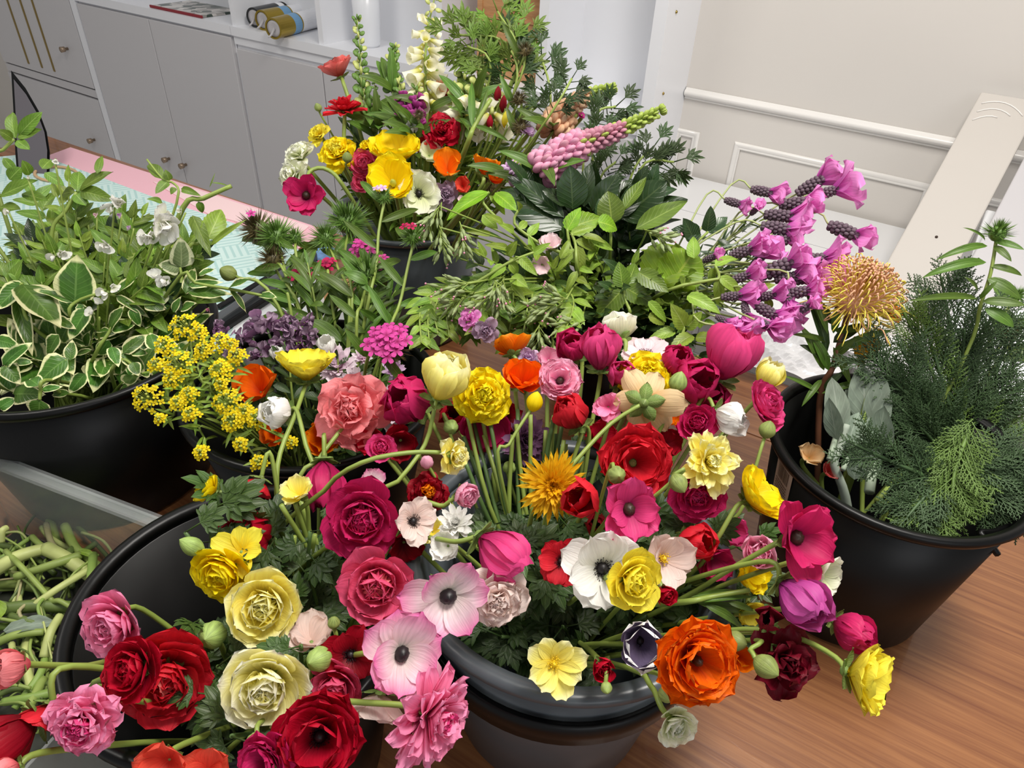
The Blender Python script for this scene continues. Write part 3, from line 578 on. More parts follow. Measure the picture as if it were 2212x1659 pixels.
def add_petals(root, F, R, kind, col, N, seed, pal2=None):
    rg = random.Random(seed); o = []
    def put(me, mat, az, tilt=0, s=1, dz=0, name='petal'):
        m = F @ M.Rotation(az, 4, 'Z') @ M.Translation((0, 0, dz * R)) @ M.Rotation(-radians(tilt), 4, 'Y') @ M.Scale(R * s, 4)
        return ob(name, me, mat, root, m)
    C = PAL[col]; C2 = PAL[pal2] if pal2 else C
    if kind in ('ran', 'ranopen', 'carn', 'ball'):
        N = N or {'ran': 42, 'ranopen': 34, 'carn': 36, 'ball': 30}[kind]; lo = {'ranopen': .42}.get(kind, 0)
        for i in range(N):
            t = lo + (1 - lo) * (i + .5) / N; k = min(6, int(t * 7)); tt = k / 6
            if kind == 'ball': g = dict(L=.34 + .62 * tt, W=.26 + .18 * tt, a0=88 - 50 * tt, a1=150 - 62 * tt, cup=.6 - .25 * tt, r0=.03 + .08 * tt, z0=.08 - .3 * tt)
            elif kind == 'carn': g = dict(L=.45 + .5 * tt, W=.26 + .16 * tt, a0=86 - 72 * tt, a1=96 - 90 * tt, cup=.15, ruf=.13, r0=.02, z0=.12 - .3 * tt)
            elif kind == 'ranopen': g = dict(L=.5 + .42 * tt, W=.34 + .14 * tt, a0=70 - 62 * tt, a1=100 - 62 * tt, cup=.3, ruf=.055, r0=.1, z0=.1 - .2 * tt)
            else: g = dict(L=.36 + .60 * tt, W=.28 + .24 * tt, a0=88 - 78 * tt, a1=156 - 114 * tt, cup=.62 - .3 * tt, ruf=.018 + .02 * tt, r0=.03 + .1 * tt, z0=.10 - .26 * tt)
            me = pet((kind, k), var=i % 2, **g)
            put(me, C2 if t < .35 and pal2 else C, i * 2.39996 + rg.uniform(-.15, .15), rg.uniform(-7, 7) * (1.8 if kind == 'ranopen' else 1), rg.uniform(.92, 1.07))
    elif kind in ('anem', 'flat', 'back', 'daf', 'pop', 'cup', 'butter'):
        N = N or {'anem': 8, 'flat': 9, 'back': 9, 'daf': 7, 'pop': 5, 'cup': 8, 'butter': 11}[kind]
        for i in range(N):
            ring = i % 2
            g = {'anem': dict(L=.95, W=.43, a0=20 + 16 * ring, a1=26, cup=.3, ruf=.05, r0=.06), 'flat': dict(L=.95, W=.42, a0=8 + 8 * ring, a1=12, cup=.2, ruf=.05, r0=.06),
                 'back': dict(L=1.02, W=.50, a0=22 + 10 * ring, a1=52, cup=.35, ruf=.035, r0=.05), 'daf': dict(L=.98, W=.33, a0=24, a1=14 + 10 * ring, cup=.35, ruf=.03, tip='point' if False else 'round'),
                 'pop': dict(L=1.15, W=.62, a0=30 + 12 * ring, a1=66, cup=.45, ruf=.06, base=.2), 'cup': dict(L=1.5, W=.62, a0=22 + 10 * ring, a1=118, cup=.45, ruf=.03, r0=.05), 'butter': dict(L=.98, W=.38, a0=22 + 22 * ring, a1=42, cup=.3, ruf=.05)}[kind]
            if kind == 'anem' and N <= 6: g['W'] = .36; g['a0'] += 10 * (i % 3); g['a1'] += 16 * (i % 3)
            put(pet((kind, ring) if not (kind == 'anem' and N <= 6) else (kind, 'n', i), var=i % 3, **g), C, 2 * pi * i / N * (1 if kind != 'anem' else 1) + rg.uniform(-.14, .14), rg.uniform(-1, 1) * {'anem': 15, 'butter': 16, 'flat': 8, 'back': 10, 'cup': 7}.get(kind, 11), rg.uniform(.86, 1.08) * (1 - .06 * ring))
    elif kind in ('mum', 'spiky', 'dbl'):
        N = N or {'mum': 110, 'spiky': 170, 'dbl': 46}[kind]
        for i in range(N):
            t = (i + .5) / N; k = min(4, int(t * 5)); tt = k / 4
            if kind == 'spiky': g = dict(L=.38 + .62 * tt, W=.05 + .012 * tt, a0=84 - 74 * tt, a1=74 - 72 * tt, cup=.5, ruf=.02, nu=2, nv=4, base=.5, z0=.05 - .1 * tt)
            elif kind == 'mum': g = dict(L=.42 + .55 * tt, W=.12 + .02 * tt, a0=84 - 66 * tt, a1=112 - 84 * tt, cup=.5, ruf=.01, nu=2, nv=5, base=.5, z0=.1 - .25 * tt)
            else: g = dict(L=.4 + .6 * tt, W=.15 + .06 * tt, a0=86 - 74 * tt, a1=96 - 92 * tt, cup=.4, ruf=.05, base=.4, z0=.1 - .2 * tt)
            put(pet((kind, k), var=i % 2, **g), C2 if t < .3 and pal2 else C, i * 2.39996 + rg.uniform(-.2, .2), rg.uniform(-8, 8), rg.uniform(.88, 1.08))
def centre(root, F, R, kind, var):
    m = F @ M.Scale(R, 4)
    if var == 'black':
        ob('centre', shared('cen_b', lambda: B().ball((0, 0, .09), .13, .13, .12, 12, 8, bump=.05).mesh()), MDK, root, m)
        ob('stamens', shared('sta_b', lambda: stamens(B(), 70, .13, .27, .17, .017, 3).mesh()), MDK, root, m, 'stuff')
    elif var == 'knob':
        ob('centre', shared('cen_k', lambda: B().ball((0, 0, .14), .17, .15, .17, 12, 8, bump=.06).mesh()), MDK, root, m)
    elif var == 'brown':
        ob('centre', shared('cen_n', lambda: B().ball((0, 0, .12), .16, .16, .17, 12, 8, bump=.08).mesh()), MDKB, root, m)
        ob('stamens', shared('sta_n', lambda: stamens(B(), 46, .12, .22, .12, .016, 5).mesh()), MDKB, root, m, 'stuff')
    elif var == 'yellow':
        ob('centre', shared('cen_y', lambda: B().ball((0, 0, .1), .1, .1, .16, 10, 6, bump=.06).mesh()), MYC, root, m)
        ob('stamens', shared('sta_y', lambda: stamens(B(), 46, .08, .2, .24, .022, 6).mesh()), MYC, root, m, 'stuff')
    elif var == 'green': ob('centre', shared('cen_g', lambda: B().ball((0, 0, .2), .11, .11, .2, 10, 6, bump=.08).mesh()), MGC, root, m)
    elif var == 'dark': ob('centre', shared('cen_d', lambda: B().ball((0, 0, .22), .12, .12, .2, 10, 6, bump=.08).mesh()), MDKB, root, m)
BK = {'B1': (CB1, .8), 'B2': (CB2, .8), 'B3': ((-.345, .215), .80), 'B4': ((-.195, .41), .79), 'B5': (CB5, .8), 'B6': (CB6, .8), 'B7': (CB7, .8)}
_seed = [0]
FCOUNT = [0]
NM = {'ran': 'ranunculus', 'ball': 'ranunculus', 'ranopen': 'ranunculus', 'butter': 'ranunculus', 'back': 'ranunculus', 'anem': 'anemone', 'flat': 'anemone', 'cup': 'ranunculus', 'pop': 'poppy', 'mum': 'chrysanthemum', 'spiky': 'chrysanthemum', 'dbl': 'double_daisy', 'carn': 'carnation', 'daf': 'yellow_anemone'}
def stem(root, pts, rad, mat=None, taper=1.15): return part('stem', B().tube([p - root.location for p in pts], rad, rad * taper, 7), mat or MSTEM, root)
def F(kind, px, py, rp, d, face, col, label, st='B4', cen=None, N=None, sep=True, pal2=None, via=None, name=None, sr=None, leafy=0, roll=None, smat=None):
    _seed[0] += 1; sd = _seed[0]; rg = random.Random(sd * 17)
    c = P(px, py, d); R = rp * d / FOC * {'cup': 1.45, 'ball': 1.3, 'back': 1.18, 'carn': 1.12, 'mum': 1.12, 'butter': 1.16, 'pop': 1.2, 'daf': 1.12, 'ran': 1.13, 'ranopen': 1.14, 'anem': 1.12, 'dbl': 1.12}.get(kind, 1.08)
    fx, fy = face[0], face[1]; fz = face[2] if len(face) > 2 else sqrt(max(.02, 1 - fx * fx - fy * fy))
    f = (RC @ V((fx, fy, fz))).normalized(); root = empty(name or NM[kind], c, label, 'flower', 'cut flowers standing in the %s bucket' % {'B1': 'left black', 'B2': 'middle left black', 'B3': 'front left black', 'B4': 'front grey', 'B5': 'back grey', 'B6': 'right black', 'B7': 'middle'}[st])
    Fm = facing(f, rg.uniform(0, 6.3) if roll is None else roll) @ M.Translation((0, 0, -R * (.32 if kind in ('ran', 'ball', 'carn', 'cup', 'pop', 'back') else .12)))
    add_petals(root, Fm, R * (1.0 if kind != 'cup' else .95), kind, col, N, sd, pal2)
    if cen: centre(root, Fm, R * (1 if kind != 'ranopen' else .9), kind, cen)
    if sep:
        for i in range(5):
            ob('sepal', pet('sepal', .55, .17, -12, 28, .4, .03, tip='point', z0=-.06, var=i % 2), MSEP, root, Fm @ M.Rotation(i * 2 * pi / 5 + .3, 4, 'Z') @ M.Scale(R * rg.uniform(.8, 1.05), 4))
        ob('calyx', shared('calyx', lambda: B().ball((0, 0, -.06), .12, .12, .1, 8, 5).mesh()), MSEP, root, Fm @ M.Scale(R, 4))
    p0 = c - f * R * (.36 if kind in ('ran', 'ball', 'carn', 'cup', 'pop', 'back') else .16); pts = [p0, p0 - f * .022]
    (bc, bz) = BK[st]; tgt = V((bc[0] + rg.uniform(-.03, .03), bc[1] + rg.uniform(-.03, .03), bz))
    if via: pts = [p0] + [P(*v) for v in via] 
    if (pts[-1] - tgt).length > .04:
        if not via: pts.append(pts[-1].lerp(tgt, .45) + V((0, 0, .012)))
        pts.append(tgt)
    sr = sr or max(.0020, min(.0031, 3.4 * d / FOC * 1.35)); L = crom(pts, 18); stem(root, L, sr, smat)
    for q in range(leafy):
        i = int(len(L) * rg.uniform(.25, .6)); a = L[i]; dr = (L[i - 2] - L[i]).normalized(); sd_ = V((rg.uniform(-1, 1), rg.uniform(-1, 1), .3)).normalized()
        ob('leaf', lobed('p%d' % (q % 2), 5, 60 + 10 * (q % 2)), ML['pars'], root, M.Translation(a - c) @ frame(dr + sd_ * .9, V((0, 0, 1))) @ M.Scale(rg.uniform(.04, .06), 4))
    return root
def bud(px, py, rp, d, face, label, st='B4', tip=None, via=None, mat=None, elong=1.15, name='flower_bud'):
    _seed[0] += 1; rg = random.Random(_seed[0]); c = P(px, py, d); R = rp * d / FOC; fx, fy = face[0], face[1]; fz = face[2] if len(face) > 2 else sqrt(max(.02, 1 - fx * fx - fy * fy))
    f = (RC @ V((fx, fy, fz))).normalized(); r = empty(name, c, label, 'bud', 'flower buds among the blooms'); Fm = facing(f, rg.uniform(0, 6))
    m = Fm @ M.Scale(R, 4)
    def g():
        b = B(); n, k = 20, 9; vs = []; us = []
        for i in range(k + 1):
            t = i / k; z = -1 + 2 * t; rr = sin(pi * t) ** .75 * (1 - .18 * t)
            for j in range(n):
                q = 2 * pi * j / n; w_ = 1 - .09 * (abs(cos(q * 2.5)) < .38) * sin(pi * t); vs.append((rr * w_ * cos(q), rr * w_ * sin(q), z * 1.0)); us.append((.15 + .3 * (j % 2), t))
        return b.add(vs, [(i * n + j, i * n + (j + 1) % n, (i + 1) * n + (j + 1) % n, (i + 1) * n + j) for i in range(k) for j in range(n)], us).mesh()
    ob('bud_body', shared('budb', g), tip and PAL[tip] or mat or MBUD, r, m @ M.Diagonal((1, 1, elong * (1.1 if tip else 1), 1)))
    for i in range(5):
        ob('sepal', pet('budsep', 1.75, .52, 15, 140, .55, .02, tip='point', z0=-.95, var=i % 2, base=.3), mat or MSEP, r, m @ M.Rotation(i * 2 * pi / 5, 4, 'Z') @ M.Scale((.78 if tip else 1.0) * 1, 4))
    p0 = c - f * R * 1.05; (bc, bz) = BK[st]; tgt = V((bc[0] + rg.uniform(-.03, .03), bc[1] + rg.uniform(-.03, .03), bz)); pts = [p0, p0 - f * .018]
    if via: pts = [p0] + [P(*v) for v in via]
    else: pts.append(pts[-1].lerp(tgt, .45) + V((0, 0, .01)))
    pts.append(tgt); stem(r, crom(pts, 16), max(.0016, R * .18)); return r
# ================================================================== THE FLOWERS (pixel x, y, radius, distance, facing, colour, label)
# ---- left foreground bucket
F('ran', 235, 1355, 76, .52, (-.25, -.1), 'pink', 'rose-pink double ranunculus resting inside the rim of the black front bucket', 'B3')
F('ran', 355, 1475, 100, .50, (.35, -.15), 'red', 'large red double ranunculus behind the crimson swirl, above the lower black rim', 'B3', pal2='coral', N=44)
F('ran', 276, 1448, 74, .455, (-.3, .25), 'crim', 'crimson double ranunculus with a brown swirled heart, under the rose-pink one', 'B3', cen='dark', via=[(200, 1480, .50), (330, 1500, .56)])
F('ball', 15, 1443, 62, .43, (-.5, .1), 'salmon', 'coral pink double ranunculus ball cut by the left picture edge', 'B3', via=[(60, 1435, .45), (190, 1438, .50), (330, 1430, .58)])
F('cup', 40, 1580, 78, .43, (-.5, -.3), 'dred', 'dark red drooping tulip-shaped bloom in the lower left corner', 'B3', N=7)
F('back', 98, 1545, 62, .44, (-.2, -.75, .5), 'red', 'bright red hanging petals between the coral ball and the pink double', 'B3', N=6)
F('carn', 172, 1572, 78, .425, (.1, -.15), 'pink', 'ruffled pink double ranunculus at the lower left, below the crimson swirl', 'B3', N=54, pal2='hot')
F('cup', 25, 1660, 34, .41, (-.3, .1), 'salmon', 'small pale salmon bloom at the bottom left corner', 'B3')
F('pop', 358, 1650, 62, .43, (.1, .1), 'coralr', 'coral orange open bloom at the bottom edge left of centre', 'B3', N=5)
F('back', 445, 1668, 52, .44, (.2, .3), 'coralr', 'second coral red bloom at the bottom edge, right of the coral orange one', 'B3', N=7)
F('butter', 461, 1060, 42, .60, (-.5, .5, .55), 'yel', 'small bright yellow bloom at the top of the black front bucket rim', 'B3', leafy=3, N=9)
F('cup', 548, 1162, 70, .63, (-.1, .3), 'crim', 'wine red cupped bloom behind the yellow strap-petalled ranunculus', 'B3', N=9)
F('ran', 474, 1243, 70, .56, (-.2, -.3), 'yel', 'golden yellow ranunculus with loose strap petals standing up behind', 'B3', cen='green')
F('ran', 567, 1313, 82, .52, (.15, .05), 'pyel', 'pale lemon double ranunculus touching the golden yellow one', 'B3', cen='green', N=46)
F('ran', 570, 1490, 92, .47, (.12, -.1), 'cream', 'largest cream-yellow double ranunculus, directly below the pale lemon one', 'B3', cen='green', N=50, pal2='pyel')
F('back', 556, 1050, 46, .66, (-.3, -.85, .3), 'red', 'drooping red bloom left of the tall green stem', 'B3', N=6)
F('cup', 700, 1020, 56, .68, (.1, -.8, .4), 'mag', 'hanging magenta maroon bloom above the small pale yellow one', 'B3', N=8)
F('butter', 645, 1068, 46, .62, (-.1, .6, .6), 'pyel', 'small pale yellow open bloom left of the big magenta ranunculus', 'B3', N=9)
F('ran', 782, 1125, 84, .58, (.1, -.05), 'mag', 'big magenta double ranunculus left of the white black-eyed bloom', 'B3', N=44, pal2='hot')
F('ran', 814, 1268, 82, .54, (.15, .05), 'rose', 'deep rose swirled ranunculus with a peach heart', 'B3', N=44, pal2='salmon')
F('butter', 806, 1042, 32, .64, (.2, .5), 'wpink', 'small pink and white bloom above the big magenta ranunculus', 'B3', N=7)
F('back', 672, 1375, 54, .53, (.1, .7, .5), 'blush', 'translucent blush white bloom behind the cream ranunculus', 'B3')
F('anem', 757, 1415, 60, .51, (.1, .15), 'dred', 'dark red black-eyed bloom under the rose swirl', 'B3', cen='black', pal2='must', N=9)
F('ran', 722, 1490, 62, .50, (-.1, -.2), 'rose', 'deep rose ruffled bloom right of the cream-yellow ranunculus', 'B3')
F('ranopen', 690, 1592, 100, .44, (.1, .2), 'crim', 'very large crimson bloom with a black eye at the bottom edge', 'B3', cen='black', N=30)
F('ranopen', 575, 1648, 66, .43, (-.3, .1), 'mag', 'deep magenta red bloom at the bottom edge, left of the large crimson one', 'B3')
F('anem', 868, 1412, 92, .49, (.35, .1), 'wpink', 'pink-edged white anemone with a black knob, lower of the two', 'B3', cen='knob', N=9, via=[(795, 1410, .50), (735, 1420, .53), (660, 1430, .58)])
F('anem', 968, 1288, 100, .52, (.2, .05), 'wpink', 'pink-edged white anemone with a black knob, upper right of the two', 'B3', cen='knob', N=6)
F('back', 815, 1525, 72, .50, (-.1, -.85, .35), 'blush', 'cream blush bloom hanging under the lower black-eyed anemone', 'B3', cen='yellow')
F('dbl', 935, 1548, 108, .46, (.8, -.08), 'pink', 'pink zinnia-like double bloom seen edge-on beside the grey bucket', 'B3', N=84, pal2='hot', via=[(880, 1525, .465), (790, 1518, .48), (700, 1515, .52)])
F('anem', 893, 1126, 56, .58, (.5, .05), 'blush', 'off-white anemone with a dark spiky centre right of the big magenta', 'B3', cen='black', N=7)
F('back', 875, 1180, 40, .62, (.3, -.4), 'dred', 'dark red petals tucked under the off-white anemone', 'B3')
F('butter', 935, 1150, 34, .62, (.2, .3), 'pyel', 'greenish yellow bloom between the off-white anemone and white pompon', 'B3')
# ---- strap petals of the golden ranunculus are big loose ones: a separate broken bloom
F('daf', 520, 1190, 62, .575, (.1, .5), 'ylem', 'loose lemon strap petals fanning above the golden ranunculus', 'B3', N=6, name='ranunculus')
# ---- centre column and grey bucket
F('cup', 1062, 1178, 68, .55, (.72, -.5, .4), 'hot', 'hot pink closed cup-shaped bloom with brown sepals', 'B4', N=9, via=[(985, 1170, .56), (930, 1162, .585), (890, 1170, .62)])
F('mum', 985, 1130, 44, .60, (-.1, .5), 'white', 'white pompon bloom left of the hot pink cup', 'B4', N=79)
F('carn', 1075, 1300, 70, .53, (.2, -.1), 'blush', 'ruffled creamy white carnation above the grey bucket rim', 'B4', N=40)
F('back', 963, 1178, 38, .575, (-.3, .3), 'white', 'white petals showing between the pompon and the upper anemone', 'B4')
F('ball', 1008, 1070, 42, .61, (.6, -.2), 'lpink', 'light pink round ranunculus facing right with a green calyx', 'B4', via=[(960, 1092, .62), (925, 1120, .64)])
F('carn', 925, 1062, 46, .67, (.2, .2), 'dred', 'red and amber wallflower cluster among the crossing stems', 'B4', pal2='orangey', name='wallflower')
F('spiky', 1195, 1050, 76, .63, (0, .05), 'must', 'mustard gold spiky chrysanthemum with a stem crossing its face', 'B4', N=180)
F('anem', 1212, 1213, 52, .60, (-.3, .15), 'red', 'scarlet anemone half hidden behind the big white one', 'B4', cen='black')
F('anem', 1302, 1228, 92, .56, (0, .1), 'white', 'big white anemone with a violet-black centre behind the yellow double', 'B4', cen='black', N=9)
F('back', 1440, 1208, 62, .58, (.3, .1), 'blush', 'creamy white open bloom right of the big white anemone', 'B4', cen='yellow', N=7)
F('ran', 1374, 1256, 66, .51, (.35, .05), 'ylem', 'lemon yellow swirled ranunculus in front of the big white anemone', 'B4', cen='green', N=36)
F('ball', 1440, 1285, 34, .56, (.3, -.2), 'crim', 'small crimson bloom under the right side of the lemon swirl', 'B4')
F('butter', 1358, 1100, 76, .57, (.15, .1), 'hot', 'magenta open bloom with a brown cone, below the big red double', 'B4', cen='brown', N=8)
F('cup', 1258, 1075, 50, .62, (-.3, .1), 'red', 'coral red cup beside the spiky gold chrysanthemum', 'B4', N=6)
F('ranopen', 1370, 1000, 82, .63, (.1, .1), 'red', 'big scarlet double ranunculus above the magenta brown-coned bloom', 'B4', N=34)
F('ran', 1508, 1070, 62, .61, (-.1, -.2), 'mag', 'layered magenta ranunculus right of the big scarlet double', 'B4', pal2='hot')
F('dbl', 1530, 997, 72, .60, (.25, .15), 'pyel', 'pale yellow shaggy double bloom over the layered magenta', 'B4', N=52)
F('back', 1634, 1070, 66, .60, (.5, .5, .45), 'yel', 'bright yellow ranunculus turned away beside the black right bucket', 'B4', N=14, via=[(1590, 1095, .60), (1545, 1170, .60), (1480, 1250, .63)])
F('cup', 1492, 1168, 48, .61, (.3, .1), 'red', 'coral red cup between the layered magenta and creamy white blooms', 'B4', N=7)
F('back', 1545, 1215, 46, .62, (.2, -.3), 'mag', 'deep magenta bloom half hidden behind long green stems', 'B4')
F('ball', 1640, 1195, 58, .58, (-.4, .3), 'lpink', 'bright pink bloom left of the magenta black-eyed one', 'B4', N=26)
F('butter', 1718, 1160, 92, .54, (.3, .15), 'mag', 'magenta black-eyed bloom overlapping the black right bucket', 'B4', cen='brown', N=9, via=[(1665, 1180, .55), (1560, 1240, .58), (1460, 1300, .62)])
F('cup', 1710, 1278, 62, .53, (.5, -.5), 'mpurp', 'purple-pink cup hanging under the magenta black-eyed bloom', 'B4', N=9)
F('back', 1786, 1246, 50, .55, (.6, -.2), 'wgreen', 'cream white bloom against the black right bucket', 'B4')
F('cup', 1822, 1352, 48, .53, (.5, -.2), 'mag', 'magenta closed bloom above the bright yellow fanned one', 'B4', N=8)
F('butter', 1845, 1455, 92, .50, (.75, .0), 'ylem', 'bright yellow fanned ranunculus at the right, over the bare wood', 'B4', N=20, via=[(1805, 1420, .515), (1730, 1380, .535), (1640, 1360, .55), (1500, 1370, .60)])
F('carn', 1705, 1435, 82, .52, (.2, .1), 'maroon', 'dark maroon bloom between the orange and bright yellow ones', 'B4', N=22)
F('cup', 1660, 1345, 34, .525, (-.3, .5), 'maroon', 'maroon curled petal bloom above the dark maroon one', 'B4', N=4)
F('ranopen', 1503, 1425, 92, .47, (.15, .1), 'orange', 'big vivid orange ranunculus with a dark red heart', 'B4', cen='dark', N=44)
F('pop', 1385, 1388, 58, .51, (-.05, .1), 'wpurple', 'white anemone cup with a grey-violet inside and black stamens', 'B4', cen='black', N=8)
F('daf', 1197, 1434, 70, .515, (.05, .15), 'pyel', 'pale yellow open bloom with a yellow centre on the grey rim', 'B4', cen='yellow', N=8)
F('ball', 1304, 1444, 40, .51, (.05, .1), 'crim', 'tight crimson rosebud-like bloom over the grey rim', 'B4', pal2='dred', N=22)
F('ran', 1462, 1572, 50, .49, (.1, -.2), 'wgreen', 'small white double ranunculus hanging below the orange one', 'B4', cen='green', N=26, via=[(1430, 1530, .495), (1405, 1480, .515), (1350, 1440, .56)])
F('butter', 1620, 1240, 44, .62, (.1, .2), 'yel', 'yellow bloom glimpsed behind the purple-pink cup', 'B4')
F('back', 1620, 1320, 34, .60, (.1, -.3), 'ylem', 'yellow petals glimpsed left of the maroon curled bloom', 'B4')
F('pop', 1600, 1420, 34, .545, (.1, .2), 'orangey', 'small amber bloom between the orange and maroon blooms', 'B4')
# ---- upper row over the grey bucket
F('back', 1336, 718, 50, .80, (-.1, .75, -.5), 'wgreen', 'cream white bloom seen from behind with green sepals, topmost of the row', 'B4', N=12)
F('flat', 1394, 762, 54, .78, (-.05, .8), 'pinkpale', 'white anemone with pink flush and black eye seen nearly edge-on', 'B4', cen='black')
F('cup', 1243, 760, 42, .78, (-.3, .5), 'mag', 'deep magenta bloom left of the hot pink cup in the upper row', 'B4')
F('cup', 1296, 775, 54, .75, (0, .75, .3), 'hot', 'hot pink cup with pale sepals in the upper row', 'B4', N=8)
F('carn', 1398, 812, 60, .75, (0, .3), 'yel', 'golden yellow dome of tight petals behind the peach butterfly bloom', 'B4', N=54)
F('daf', 1393, 868, 84, .69, (.2, .1, -.6), 'peach', 'pale peach bloom seen from behind with wing-like petals', 'B4', N=6, name='ranunculus', via=[(1320, 915, .68), (1240, 1000, .66), (1180, 1075, .66), (1140, 1150, .68)])
F('cup', 1455, 790, 44, .77, (.2, .5), 'mag', 'crimson magenta bloom right of the golden dome', 'B4', N=8)
F('cup', 1497, 832, 56, .755, (.1, .3), 'mag', 'magenta bloom behind the grey-green bud in the upper row', 'B4', N=9)
F('cup', 1568, 790, 70, .75, (.25, .7, .4), 'hot', 'largest cerise cup at the right end of the upper row', 'B4', N=9)
F('cup', 1653, 825, 36, .80, (.3, .6, .2), 'pyel', 'pale yellow closed bloom next to the white plastic bag', 'B4')
F('ran', 1660, 868, 56, .70, (.55, .4), 'hot', 'fluffy cerise ranunculus leaning over the wood at the upper right', 'B4', pal2='mag')
F('cup', 1563, 895, 42, .71, (.6, -.3), 'white', 'white bloom with a dark green calyx below the cerise cup', 'B4', N=9)
F('ran', 1508, 912, 44, .71, (-.3, .3), 'mag', 'elongated cerise bloom left of the white one', 'B4')
F('cup', 1243, 905, 50, .70, (-.3, .4, .4), 'red', 'scarlet closed bloom above the spiky gold chrysanthemum', 'B4', N=9)
F('ranopen', 1210, 822, 50, .73, (0, .4), 'lpink', 'pale pink bloom with a dark green cone in the upper row', 'B4', cen='brown')
F('butter', 1313, 878, 34, .715, (-.3, .2), 'pink', 'small pink bloom behind the left wing of the peach bloom', 'B4')
F('pop', 1441, 904, 24, .72, (.2, .1), 'orangey', 'tiny orange bloom below the peach bloom', 'B4')
F('back', 1104, 752, 44, .80, (-.2, .7, -.3), 'orangey', 'orange bloom seen from behind above the yellow pompon', 'B4', N=9, via=[(1122, 790, .79), (1135, 840, .76)])
F('pop', 1128, 822, 52, .74, (.2, .5), 'orange', 'orange poppy-like bloom right of the yellow pompon', 'B4', N=7)
F('carn', 1046, 852, 64, .70, (.2, .1), 'yel', 'canary yellow pompon next to the pale yellow cup', 'B4', N=60)
F('cup', 952, 838, 62, .68, (.25, .55, .35), 'pyel', 'pale yellow cup with long green sepals beside the yellow pompon', 'B4', N=10, via=[(938, 885, .68), (918, 960, .68), (860, 1040, .66), (770, 1140, .68)])
F('cup', 893, 876, 66, .73, (-.3, .3), 'mag', 'dark cerise bloom behind the pale yellow cup', 'B4', N=9)
F('back', 1045, 915, 62, .75, (.2, -.5), 'mag', 'cerise petals spread under the yellow pompon', 'B4', N=9)
F('carn', 990, 985, 42, .62, (.75, 0), 'pyel', 'pale yellow double bloom facing right at the end of a horizontal stem', 'B4', N=26, via=[(955, 978, .62), (880, 978, .61), (780, 1000, .60), (700, 1060, .62), (640, 1200, .66)])
F('mum', 1139, 950, 58, .74, (.1, .1), 'plum', 'dark plum chrysanthemum deep between the stems', 'B4', N=97)
F('ran', 824, 966, 32, .68, (.1, .3), 'hot', 'small magenta bloom below the pale pink chrysanthemum', 'B4')
F('back', 866, 955, 40, .71, (.2, -.2), 'dred', 'dark red bloom under the dark cerise one', 'B4')
F('back', 800, 955, 34, .72, (-.2, .2), 'crim', 'crimson petals under the coral pink ranunculus', 'B4')
for x, y, rp, dd, fc, kd, cl, lab in ((1340, 815, 40, .77, (0, .4), 'cup', 'hot', 'cerise bloom half hidden left of the golden yellow dome'), (1185, 775, 26, .80, (0, .3), 'back', 'lpink', 'pale pink petals above the pink bloom with the dark green cone'), (1530, 860, 44, .77, (0, .2), 'cup', 'mag', 'dark cerise bloom wedged under the largest cerise cup'), (1420, 850, 36, .78, (0, .3), 'back', 'mag', 'cerise petals showing right of the peach bloom'),
    (1085, 905, 44, .78, (.1, .2), 'back', 'dred', 'dark red bloom in the shade right of the yellow pompon'), (985, 905, 42, .77, (0, .3), 'cup', 'dred', 'dark red bloom in the shade under the pale yellow cup'), (1300, 940, 34, .76, (.1, .2), 'back', 'crim', 'crimson petals between the scarlet closed and scarlet double blooms'), (1440, 960, 38, .72, (.2, .2), 'back', 'dred', 'dark red petals at the right of the big scarlet double'), (1290, 1130, 30, .66, (-.2, .1), 'cup', 'crim', 'crimson bloom behind the magenta brown-coned bloom'),
    (1580, 1150, 36, .66, (.2, .1), 'back', 'hot', 'pink petals deep among the stems left of the bright pink bloom'), (700, 1180, 0, 0, 0, 0, 0, 0)):
    if rp: F(kd, x, y, rp, dd, fc, cl, lab, 'B4')
# ---- middle left bucket
F('butter', 662, 812, 74, .76, (.05, .75, .2), 'ylem', 'yellow crinkled bloom on a bent stem above the coral pink one', 'B3', N=14, via=[(640, 890, .72), (605, 980, .69), (598, 1060, .68), (610, 1200, .70)])
F('pop', 556, 838, 50, .80, (-.1, .5), 'orange', 'orange poppy left of the yellow crinkled bloom', 'B2', N=6)
F('cup', 610, 890, 40, .72, (-.4, .1), 'white', 'closed white bud-like bloom against the bent stem', 'B3', N=9, via=[(640, 885, .72), (660, 960, .70), (690, 1100, .69)])
F('carn', 755, 884, 84, .71, (0, .1), 'salmon', 'large coral pink double bloom right of the white bud', 'B3', N=34, via=[(735, 930, .71), (690, 990, .69), (640, 1080, .68)])
F('mum', 846, 882, 50, .78, (.3, 0), 'wpinkmum', 'pale pink spiky chrysanthemum right of the large coral bloom', 'B2', N=122, pal2='lilac')
F('mum', 727, 790, 48, .84, (0, .45), 'wpinkmum', 'white-lilac chrysanthemum behind the yellow crinkled bloom', 'B2', N=112)
F('mum', 765, 828, 38, .82, (.2, .1), 'wpinkmum', 'second white-lilac chrysanthemum, between yellow and coral blooms', 'B2', N=94)
F('cup', 602, 768, 20, .84, (0, .5), 'white', 'small white bud bloom beside the dusky purple stocks', 'B2', N=7)
F('cup', 708, 752, 26, .85, (0, .5), 'white', 'white bud bloom topping the white-lilac chrysanthemum', 'B2', N=7)
F('pop', 700, 948, 50, .74, (.1, .2), 'orangey', 'orange poppy under the large coral bloom', 'B2', N=7)
F('pop', 594, 940, 30, .78, (-.2, .2), 'orange', 'small orange bloom among the mustard heads', 'B2')
F('mum', 782, 772, 26, .86, (0, .4), 'wpinkmum', 'small blush chrysanthemum under the magenta sweet william', 'B2', N=52)
